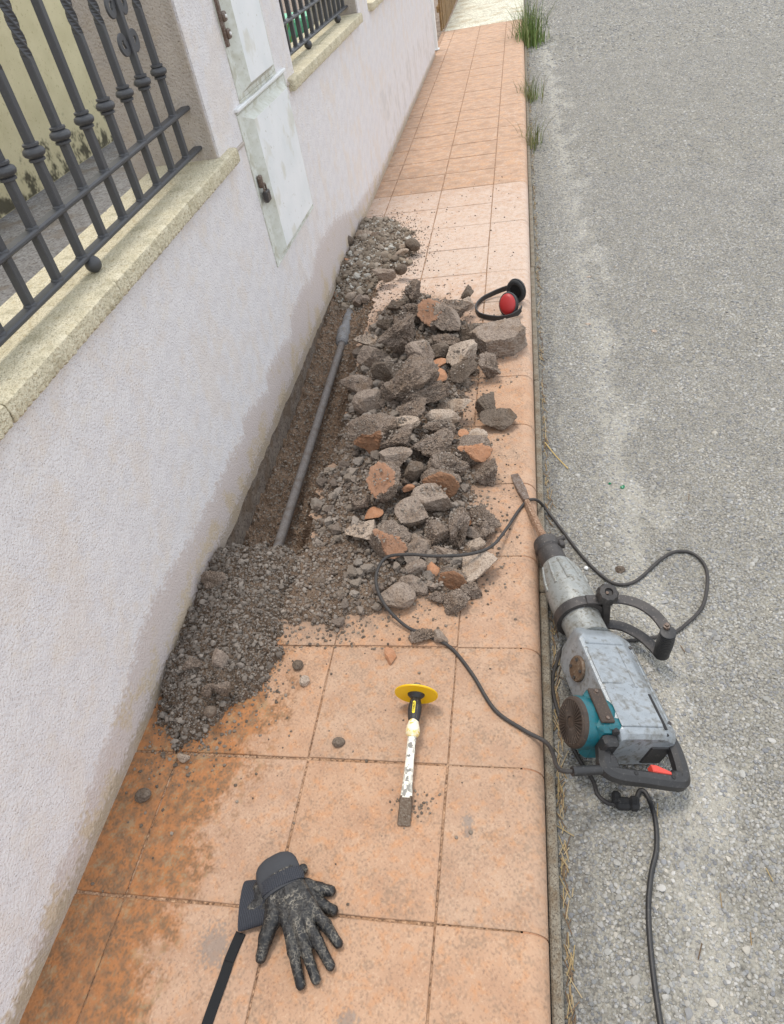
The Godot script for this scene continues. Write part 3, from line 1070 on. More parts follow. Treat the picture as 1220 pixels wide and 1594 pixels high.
	for q in [[630, -0.215, -0.69], [0, -0.205, -0.705], [0, -0.195, -0.725], [0, -0.26, -0.71]]:
		for j in 14:
			var s := rng.randf_range(0.002, 0.007)
			spots.append([Vector3(q[1] + rng.randfn() * 0.016, s * 0.22, q[2] + rng.randfn() * 0.018), s])
	scatter("paving_crumbs", "tiny crumbs strewn over the orange paving around the digging", "crumbs", crumb, M.crumb, spots, [Color(0.15, 0.115, 0.085), Color(0.19, 0.15, 0.115), Color(0.11, 0.085, 0.065), Color(0.23, 0.185, 0.145)])


func road_tone(x: float, z: float) -> float:
	# dusty wheel track paler, unswept gutter side darker
	var n := f2(lump_noise, x, z * 0.5, 260.0)
	var pale := clampf(1.0 - absf(x - 0.37 - z * 0.008 - n * 0.08) / 0.10, 0.0, 1.0)
	return (0.98 + 0.17 * pale * clampf(0.8 + n * 0.7, 0.0, 1.0) - (0.22 if x < 0.17 + n * 0.08 else 0.0) + n * 0.16)


func build_road_stones() -> void:
	var chip := rock(71, 0, 5, 0.36, 0.02, 0.02, [], 20.0)
	var chip2 := rock(77, 1, 9, 0.30, 0.02, 0.02, [], 20.0)
	var pale := [Color(0.33, 0.315, 0.285), Color(0.345, 0.325, 0.29), Color(0.31, 0.30, 0.275), Color(0.34, 0.33, 0.305), Color(0.27, 0.26, 0.245), Color(0.25, 0.25, 0.245), Color(0.29, 0.275, 0.25), Color(0.39, 0.375, 0.35), Color(0.24, 0.235, 0.23), Color(0.20, 0.20, 0.205), Color(0.38, 0.35, 0.30)]
	var small := []
	var large := []
	var stage := [[0.0, -2.6, 1.05, 62000], [-2.6, -5.0, 1.7, 60000], [-5.0, -8.5, 2.6, 44000], [-8.5, -15.0, 4.2, 44000]]
	for st in stage:
		for i in st[3]:
			var z := rng.randf_range(st[1], st[0])
			var x: float = 0.09 + (st[2] - 0.09) * rng.randf()
			var s := 0.0035 + 0.0062 * pow(rng.randf(), 2.0)
			if st[0] < -2.0: s *= 1.25
			if st[0] < -4.0: s *= 1.3
			if st[0] < -8.0: s *= 1.6
			small.append([Vector3(x, ROAD_Y + s * 0.05, z), s, road_tone(x, z)])
	for i in 800:
		var z := rng.randf_range(-2.6, -0.15)
		var x := rng.randf_range(0.09, 1.05)
		var s := 0.009 + 0.009 * pow(rng.randf(), 2.5)
		large.append([Vector3(x, ROAD_Y + s * 0.04, z), s, road_tone(x, z)])
	scatter("road_chippings", "fine stone chippings bound into the grey road surface", "chippings", chip, M.stone_chips, small, pale, 0.5)
	scatter("road_stones", "larger flat stones showing in the worn grey road surface", "chippings", chip2, M.stone_chips, large, pale, 0.42)
	# straw and dry leaf bits in the gutter line
	var stick := BoxMesh.new()
	stick.size = Vector3(1, 0.05, 0.05)
	var mm := MultiMesh.new()
	mm.transform_format = MultiMesh.TRANSFORM_3D
	mm.use_colors = true
	mm.mesh = stick
	mm.instance_count = 850
	var buf := PackedFloat32Array()
	var tint := [Color(0.26, 0.18, 0.09), Color(0.33, 0.245, 0.12), Color(0.17, 0.11, 0.065), Color(0.13, 0.085, 0.05), Color(0.36, 0.28, 0.17)]
	for i in 850:
		var l := rng.randf_range(0.012, 0.05)
		var e := Basis.from_euler(Vector3(rng.randf() * 6.0, PI / 2 + rng.randfn() * 0.35, rng.randf_range(-0.12, 0.12)))
		var z := -0.2 - 11.0 * pow(rng.randf(), 1.5)
		var x := 0.096 + absf(rng.randfn()) * 0.008
		if i % 30 == 0: x += rng.randf_range(0.0, 0.5)
		var b := e * Basis.from_scale(Vector3(l, 0.035, 0.035))
		var c: Color = tint[rng.randi() % 5]
		buf.append_array([b.x.x, b.y.x, b.z.x, x, b.x.y, b.y.y, b.z.y, ROAD_Y + 0.006, b.x.z, b.y.z, b.z.z, z, c.r, c.g, c.b, 1.0])
	mm.buffer = buf
	var o := MultiMeshInstance3D.new()
	o.name = "dry_grass_litter"
	o.multimesh = mm
	o.material_override = M.crumb
	add_child(o, true)
	tag(o, "dry straw and leaf litter along the gutter beside the kerb", "litter", "", "stuff")


func coping_top(z: float) -> float:
	return 0.893 - 0.0185 * z if z > -3.0 else 0.976


func coping_slab(za: float, zb: float, seed_no: int) -> ArrayMesh:
	var rings := []
	var n := int((za - zb) / 0.0042)
	for i in n + 1:
		var z := lerpf(za, zb, float(i) / n)
		var y := coping_top(z)
		var scallop := (0.35 + 0.65 * absf(sin(z * 158.0 + f2(lump_noise, z, seed_no, 300.0) * 3.0))) * 0.0085
		var w := f2(fine_noise, z, seed_no * 3.0, 1300.0) * 0.006
		var edge := 0.0 if i > 0 and i < n else 0.003
		var r := PackedVector3Array()
		for q in [[-1.186, 0.0], [-1.15, 0.001], [-0.945, -0.0005], [-0.9235 + w * 0.3, -0.0012 - absf(w) * 0.2], [-0.9185 + w * 0.3, -0.0055], [-0.9175 + w * 0.5 + scallop * 0.2, -0.024], [-0.921 + w + scallop * 0.4, -0.038 - scallop], [-0.927, -0.0440 - scallop], [-0.95, -0.0475], [-1.19, -0.0475]]:
			r.append(Vector3(q[0] - (edge if q[0] > -1 else -edge), y + q[1] - (edge if q[1] > -0.02 else 0.0), z))
		rings.append(r)
	return commit(loft(rings), 42.0)


func build_wall() -> void:
	var o := thing("boundary_wall", "long lilac-white stucco boundary wall with sandstone coping beside the paving", "wall", Vector3(WALL_X, 0, -4.0))
	var line := PackedVector2Array()
	var z := 1.0
	while z > -9.6:
		var rag := 0.0
		if z < -1.45 and z > -3.7: rag = f2(fine_noise, z, 2.0, 1100.0) * 0.012 - 0.004
		line.append(Vector2(z, (-0.02 if rag == 0.0 else rag)))
		z -= 0.03
	for q in [[-9.6, -0.02], [-9.6, 0.928], [-5.66, 0.928], [-5.66, 2.5], [-5.30, 2.5], [-5.30, 0.928], [-3.57, 0.928], [-3.57, 2.5], [-2.455, 2.5], [-2.455, 0.8905], [1.0, 0.8265]]:
		line.append(Vector2(q[0], q[1]))
	# local x of the prism is z of the place, local z is y, thickness runs towards -x
	var xf := Transform3D(Basis(Vector3(0, 0, 1), Vector3(1, 0, 0), Vector3(0, 1, 0)), Vector3.ZERO)
	var shape := prism(line, -1.275, WALL_X, 0.0, xf)
	part(o, "plaster_panel", commit(shape, 30.0, func(p): return Vector2((p.z + 9.7) / 10.7, (1.6 - p.y) / 1.65)), M.stucco)
	part(o, "footing", commit(box(Vector3(-1.10, -0.15, -2.6), Vector3(0.288, 0.30, 2.6), 0.004)), M.footing)
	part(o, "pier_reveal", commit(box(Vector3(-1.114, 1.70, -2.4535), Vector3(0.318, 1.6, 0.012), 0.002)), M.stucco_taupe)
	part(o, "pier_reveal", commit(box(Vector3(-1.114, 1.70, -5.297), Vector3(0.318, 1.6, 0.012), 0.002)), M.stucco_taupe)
	part(o, "corner_bead", commit(box(Vector3(-1.278, 1.70, -2.452), Vector3(0.012, 1.6, 0.022), 0.003)), M.white_plastic)
	part(o, "ledge", commit(box(Vector3(WALL_X + 0.002, 0.915, -2.635), Vector3(0.012, 0.012, 0.14), 0.003)), M.stucco_taupe)
	part(o, "ledge", commit(box(Vector3(WALL_X + 0.002, 0.958, -3.47), Vector3(0.012, 0.012, 0.15), 0.003)), M.stucco_taupe)
	var cuts := [[0.55, 0.02], [0.017, -0.498], [-0.501, -1.017], [-1.02, -1.534], [-1.537, -2.05], [-2.053, -2.56], [-3.44, -3.72], [-3.723, -4.24], [-4.243, -4.76], [-4.763, -5.265], [-5.70, -6.2], [-6.203, -6.7], [-6.703, -7.2]]
	for i in cuts.size():
		part(o, "coping_stone", coping_slab(cuts[i][0], cuts[i][1], i), M.coping)
	# the house behind and a hedge bush by the second opening
	var h := thing("house", "yellow rendered house wall seen behind the iron railing", "house", Vector3(-2.95, 0, -3))
	part(h, "wall", commit(box(Vector3(-2.95, 1.55, -3.2), Vector3(0.3, 3.1, 9.0), 0.01), 30.0, func(p): return Vector2((p.z + 6.0) / 6.0, 1.0 - (p.y - 0.50) / 3.1)), M.yellow)
	var ft := thing("end_post", "slim white post at the far end of the stucco wall", "post", Vector3(-0.955, 0, -9.95))
	part(ft, "shaft", commit(box(Vector3(-0.965, 0.85, -9.95), Vector3(0.04, 1.7, 0.07), 0.006)), M.white_plastic)
	part(ft, "foot_plate", commit(box(Vector3(-0.965, 0.006, -9.95), Vector3(0.07, 0.012, 0.10), 0.003)), M.white_plastic)
	var fe := thing("board_fence", "weathered brown board fence beyond the white post", "fence", Vector3(-1.0, 0, -13))
	for i in 24:
		var zz := -11.3 - i * 0.165
		part(fe, "board", commit(box(Vector3(-1.0 + rng.randf_range(-0.006, 0.006), 0.55, zz), Vector3(0.025, 1.1 + rng.randf_range(-0.02, 0.02), 0.155), 0.003)), M.fence_wood)
	part(fe, "rail", commit(box(Vector3(-1.03, 0.8, -13.2), Vector3(0.03, 0.07, 4.0), 0.004)), M.fence_wood)
	part(fe, "rail", commit(box(Vector3(-1.03, 0.25, -13.2), Vector3(0.03, 0.07, 4.0), 0.004)), M.fence_wood)


func bar_shape(x: float, y0: float, y1: float, z: float, twist_from: float, side: float) -> PackedVector3Array:
	var rings := []
	var sec := rect_section(side, side, 0.0018)
	var y := y0
	while y <= y1 + 0.0001:
		var turn := maxf(0.0, y - twist_from) * 48.0 if twist_from > 0.0 else 0.0
		var r := PackedVector3Array()
		for q in sec:
			var e := q.rotated(turn)
			r.append(Vector3(x + e.x, y, z + e.y))
		rings.append(r)
		y += 0.008 if twist_from > 0.0 and y >= twist_from - 0.01 else maxf(0.008, minf(twist_from - y, y1 - y) if twist_from > 0.0 and y < twist_from else y1 - y)
	return loft(rings)


func scroll_shape(x: float, y: float, z: float, dir: float, flip: float) -> PackedVector3Array:
	var pts := PackedVector3Array()
	for i in 30:
		var t := i / 29.0
		var a := t * TAU * 1.15
		var r := lerpf(0.027, 0.009, t)
		pts.append(Vector3(x, y + flip * sin(a + PI) * r, z + dir * (0.036 + cos(a + PI) * r)))
	return sweep(pts, rect_section(0.018, 0.0065, 0.0015), Vector3.RIGHT)


func railing(called_label: String, x: float, za: float, zb: float, zs: Array, yb: Callable, base_z: float, plain_at: Array, scroll_at: Array, balls: Array) -> void:
	var o := thing("iron_railing", called_label, "railing", Vector3(x, coping_top(base_z), base_z), "wrought iron railings on the wall")
	for k in [0.0, 0.119]:
		var rings := []
		for zz in [za, (za + zb) / 2, zb]:
			var r := PackedVector3Array()
			for q in rect_section(0.032, 0.013, 0.004): r.append(Vector3(x + q.x, yb.call(zz) + k + q.y, zz))
			rings.append(r)
		part(o, "rail", commit(loft(rings)), M.iron)
	for i in zs.size():
		var zz: float = zs[i]
		var y: float = yb.call(zz)
		var b := part(o, "bar", commit(bar_shape(x, y - 0.004, y + 1.05, zz, -1.0 if i in plain_at or i in scroll_at else y + 0.40, 0.0195)), M.iron)
		var c := lathe([[0.014, -0.0195], [0.0185, -0.018], [0.0185, -0.013], [0.0155, -0.0115], [0.0235, -0.006], [0.0255, 0.0], [0.0235, 0.006], [0.0155, 0.0115], [0.0185, 0.013], [0.0185, 0.018], [0.014, 0.0195]], 16, Transform3D(Basis(Vector3.UP, 0.2), Vector3(x, y + 0.245, zz)))
		part(b, "collar", commit(c), M.iron)
		for k in [0.0, 0.119]:
			part(b, "weld_bead", commit(lathe([[0.0155, 0.004], [0.0148, 0.0085], [0.0118, 0.011]], 10, Transform3D(Basis(), Vector3(x, y + k, zz)))), M.iron)
		if i in scroll_at:
			for d in [-1.0, 1.0]:
				part(b, "scroll", commit(scroll_shape(x, y + 0.345, zz, d, 1.0)), M.iron)
				part(b, "scroll", commit(scroll_shape(x, y + 0.425, zz, d, -1.0)), M.iron)
	for zz in balls:
		var s := []
		for i in 11: s.append([sin(PI * i / 10.0) * 0.0205, -cos(PI * i / 10.0) * 0.0205])
		part(o, "ball_foot", commit(lathe(s, 18, Transform3D(Basis(), Vector3(x + 0.012, coping_top(zz) + 0.0203, zz)))), M.iron)


func build_railings() -> void:
	var zs := []
	for i in 23: zs.append(-2.338 + 0.1263 * i)
	railing("dark grey wrought iron railing with twisted bars nearest the viewer", -1.01, 0.55, -2.462, zs, func(z): return 0.9365 - 0.0165 * z, -1.0, [4, 12, 20], [1, 9, 17], [-1.595, -0.55, 0.3])
	zs = []
	for i in 14: zs.append(-5.22 + 0.1263 * i)
	railing("dark grey iron railing above the second coping, past the white cabinets", -1.02, -3.56, -5.31, zs, func(z): return 1.015, -4.4, [3, 9], [], [-4.15, -4.95])
	# what shows between the far bars
	var tub := thing("plastic_tub", "mint green plastic tub behind the second iron railing", "tub", Vector3(-1.50, 0.50, -5.35))
	part(tub, "body", commit(lathe([[0.0, 0.0], [0.17, 0.0], [0.24, 0.50], [0.235, 0.50], [0.165, 0.01], [0.0, 0.01]], 28, Transform3D(Basis(), Vector3(-1.50, 0.501, -5.35)))), M.mint)
	part(tub, "rim", commit(lathe([[0.234, 0.49], [0.256, 0.49], [0.256, 0.506], [0.234, 0.506]], 28, Transform3D(Basis(), Vector3(-1.50, 0.501, -5.35)))), M.mint)
	tuft("leafy_weed", "yellow-green leafy weed behind the second iron railing", Vector3(-1.40, 0.50, -4.55), 240, 0.62, 0.2, [Color(0.22, 0.30, 0.05), Color(0.32, 0.38, 0.08), Color(0.16, 0.24, 0.05)], 0.012)


func tuft(called: String, label: String, at: Vector3, count: int, tall: float, spread: float, tints: Array, wide := 0.0035, category := "grass") -> void:
	var v := PackedVector3Array()
	var n := PackedVector3Array()
	var col := PackedColorArray()
	for i in count:
		var root := Vector3(rng.randfn() * spread * 0.28, 0, rng.randfn() * spread * 0.5)
		var dir := Vector3(rng.randfn(), 0, rng.randfn()).normalized()
		var l := tall * rng.randf_range(0.35, 1.1)
		var lean := rng.randf_range(0.15, 0.9)
		var side := dir.cross(Vector3.UP) * wide * rng.randf_range(0.6, 1.3)
		var c: Color = tints[rng.randi() % tints.size()]
		var prev_a := root - side
		var prev_b := root + side
		for k in 4:
			var t := (k + 1) / 4.0
			var p := root + Vector3.UP * l * (t - 0.30 * lean * t * t) + dir * l * lean * t * t
			var w := side * (1.0 - t * 0.92)
			var m := dir.lerp(Vector3.UP, 0.5).normalized()
			for q in [prev_a, prev_b, p + w, prev_a, p + w, p - w]:
				v.append(q)
				n.append(m)
				col.append(c)
			prev_a = p - w
			prev_b = p + w
	var arrays := []
	arrays.resize(Mesh.ARRAY_MAX)
	arrays[Mesh.ARRAY_VERTEX] = v
	arrays[Mesh.ARRAY_NORMAL] = n
	arrays[Mesh.ARRAY_COLOR] = col
	var mesh := ArrayMesh.new()
	mesh.add_surface_from_arrays(Mesh.PRIMITIVE_TRIANGLES, arrays)
	var o := single(called, mesh, M.grass, label, category)
	o.position = at


func door_panel(y0: float, y1: float, za: float, zb: float) -> Array:
	# a flat rim, a sloped border and a raised middle
	var x0 := -0.944
	var x1 := -0.916
	var out := [Vector3(x0, y0, za), Vector3(x0, y0, zb), Vector3(x0, y1, zb), Vector3(x0, y1, za)]
	var rim := []
	var top := []
	for i in 4:
		var s := Vector2(1 if i < 2 else -1, -1 if i == 0 or i == 3 else 1)
		rim.append(Vector3(x0, out[i].y + s.x * 0.014, out[i].z + s.y * 0.040))
		top.append(Vector3(x1, out[i].y + s.x * 0.036, out[i].z + s.y * 0.082))
	var edge := PackedVector3Array()
	for i in 4:
		var j := (i + 1) % 4
		quad(edge, out[i], out[j], rim[j], rim[i], Vector3.RIGHT)
		quad(edge, rim[i], rim[j], top[j], top[i], Vector3.RIGHT + (rim[i] + rim[j] - Vector3(2 * x0, y0 + y1, za + zb)) * 0.3)
		quad(edge, out[i], out[j], out[j] - Vector3(0.03, 0, 0), out[i] - Vector3(0.03, 0, 0), out[i] + out[j] - Vector3(2 * x0, y0 + y1, za + zb))
	var mid := PackedVector3Array()
	quad(mid, top[0], top[1], top[2], top[3], Vector3.RIGHT)
	return [commit(edge, 20.0), commit(mid, 20.0)]


func build_cabinets() -> void:
	for q in [["white raised-panel utility cabinet door, lower one with the padlock", 0.455, 1.002, -2.722, -3.385], ["white raised-panel utility cabinet door, upper one with the rusty hasp", 1.036, 1.60, -2.788, -3.275]]:
		var o := thing("utility_cabinet", q[0], "cabinet", Vector3(-0.944, q[1], (q[3] + q[4]) / 2), "utility cabinets set in the wall")
		var d := door_panel(q[1], q[2], q[3], q[4])
		part(o, "door_border", d[0], M.grime)
		part(o, "door_panel", d[1], M.paint)
		var fr := []
		for e in [[q[1] - 0.006, true], [q[2] + 0.006, true]]:
			fr.append(box(Vector3(-0.950, e[0], (q[3] + q[4]) / 2), Vector3(0.016, 0.010, q[3] - q[4] + 0.022), 0.002))
		for e in [q[3] + 0.006, q[4] - 0.006]:
			fr.append(box(Vector3(-0.950, (q[1] + q[2]) / 2, e), Vector3(0.016, q[2] - q[1], 0.010), 0.002))
		part(o, "frame", commit(joined(fr)), M.grime)
		if q[1] < 0.6:
			part(o, "head_rail", commit(box(Vector3(-0.945, 1.0195, -3.045), Vector3(0.03, 0.013, 0.69), 0.003)), M.paint)
		else:
			var hp := part(o, "hasp", commit(joined([box(Vector3(-0.936, 1.27, -2.785), Vector3(0.012, 0.14, 0.018), 0.002), box(Vector3(-0.930, 1.235, -2.80), Vector3(0.016, 0.03, 0.03), 0.004), box(Vector3(-0.930, 1.285, -2.80), Vector3(0.016, 0.03, 0.03), 0.004)])), M.steel)
			for yy in [1.235, 1.285]:
				part(hp, "rivet", commit(lathe([[0.0, 0.0], [0.006, 0.0], [0.005, 0.004], [0.0, 0.005]], 10, Transform3D(Basis(Vector3(0, 0, 1), -PI / 2), Vector3(-0.922, yy, -2.80)))), M.white_plastic)
	var tabs := thing("padlock", "small dark grey padlock hanging on the lower white cabinet door", "padlock", Vector3(-0.925, 0.70, -2.745))
	part(tabs, "body", commit(box(Vector3(-0.924, 0.713, -2.747), Vector3(0.020, 0.042, 0.042), 0.004)), M.steel_dark)
	part(tabs, "shackle", commit(tube([Vector3(-0.924, 0.732, -2.760), Vector3(-0.924, 0.752, -2.758), Vector3(-0.924, 0.758, -2.747), Vector3(-0.924, 0.752, -2.736), Vector3(-0.924, 0.732, -2.734)], 0.0038, 8, 6)), M.steel)
	part(tabs, "hasp_tab", commit(box(Vector3(-0.933, 0.768, -2.742), Vector3(0.016, 0.044, 0.022), 0.003)), M.steel)


func build_pipe() -> void:
	var o := thing("water_pipe", "old grey pipe with a wrapped coupling lying in the open trench", "pipe", Vector3(-0.80, -0.09, -1.56))
	part(o, "tube", commit(tube([Vector3(-0.797, -0.080, -1.42), Vector3(-0.803, -0.076, -1.75), Vector3(-0.813, -0.074, -2.2), Vector3(-0.824, -0.072, -2.6), Vector3(-0.836, -0.071, -3.02)], 0.0170, 14, 8)), M.pipe)
	part(o, "coupling", commit(lathe([[0.0, 0.0], [0.022, 0.0], [0.030, 0.010], [0.029, 0.03], [0.034, 0.045], [0.030, 0.065], [0.034, 0.085], [0.032, 0.13], [0.026, 0.15], [0.0, 0.16]], 20, Transform3D(Basis.looking_at(Vector3(-0.02, 0.01, -0.3)) * Basis(Vector3.RIGHT, -PI / 2), Vector3(-0.836, -0.071, -2.99)))), M.pipe_wrap)
	part(o, "wrapped_end", commit(tube([Vector3(-0.838, -0.070, -3.06), Vector3(-0.845, -0.066, -3.2), Vector3(-0.848, -0.058, -3.36), Vector3(-0.849, -0.05, -3.5)], 0.0255, 14, 8)), M.pipe_wrap)


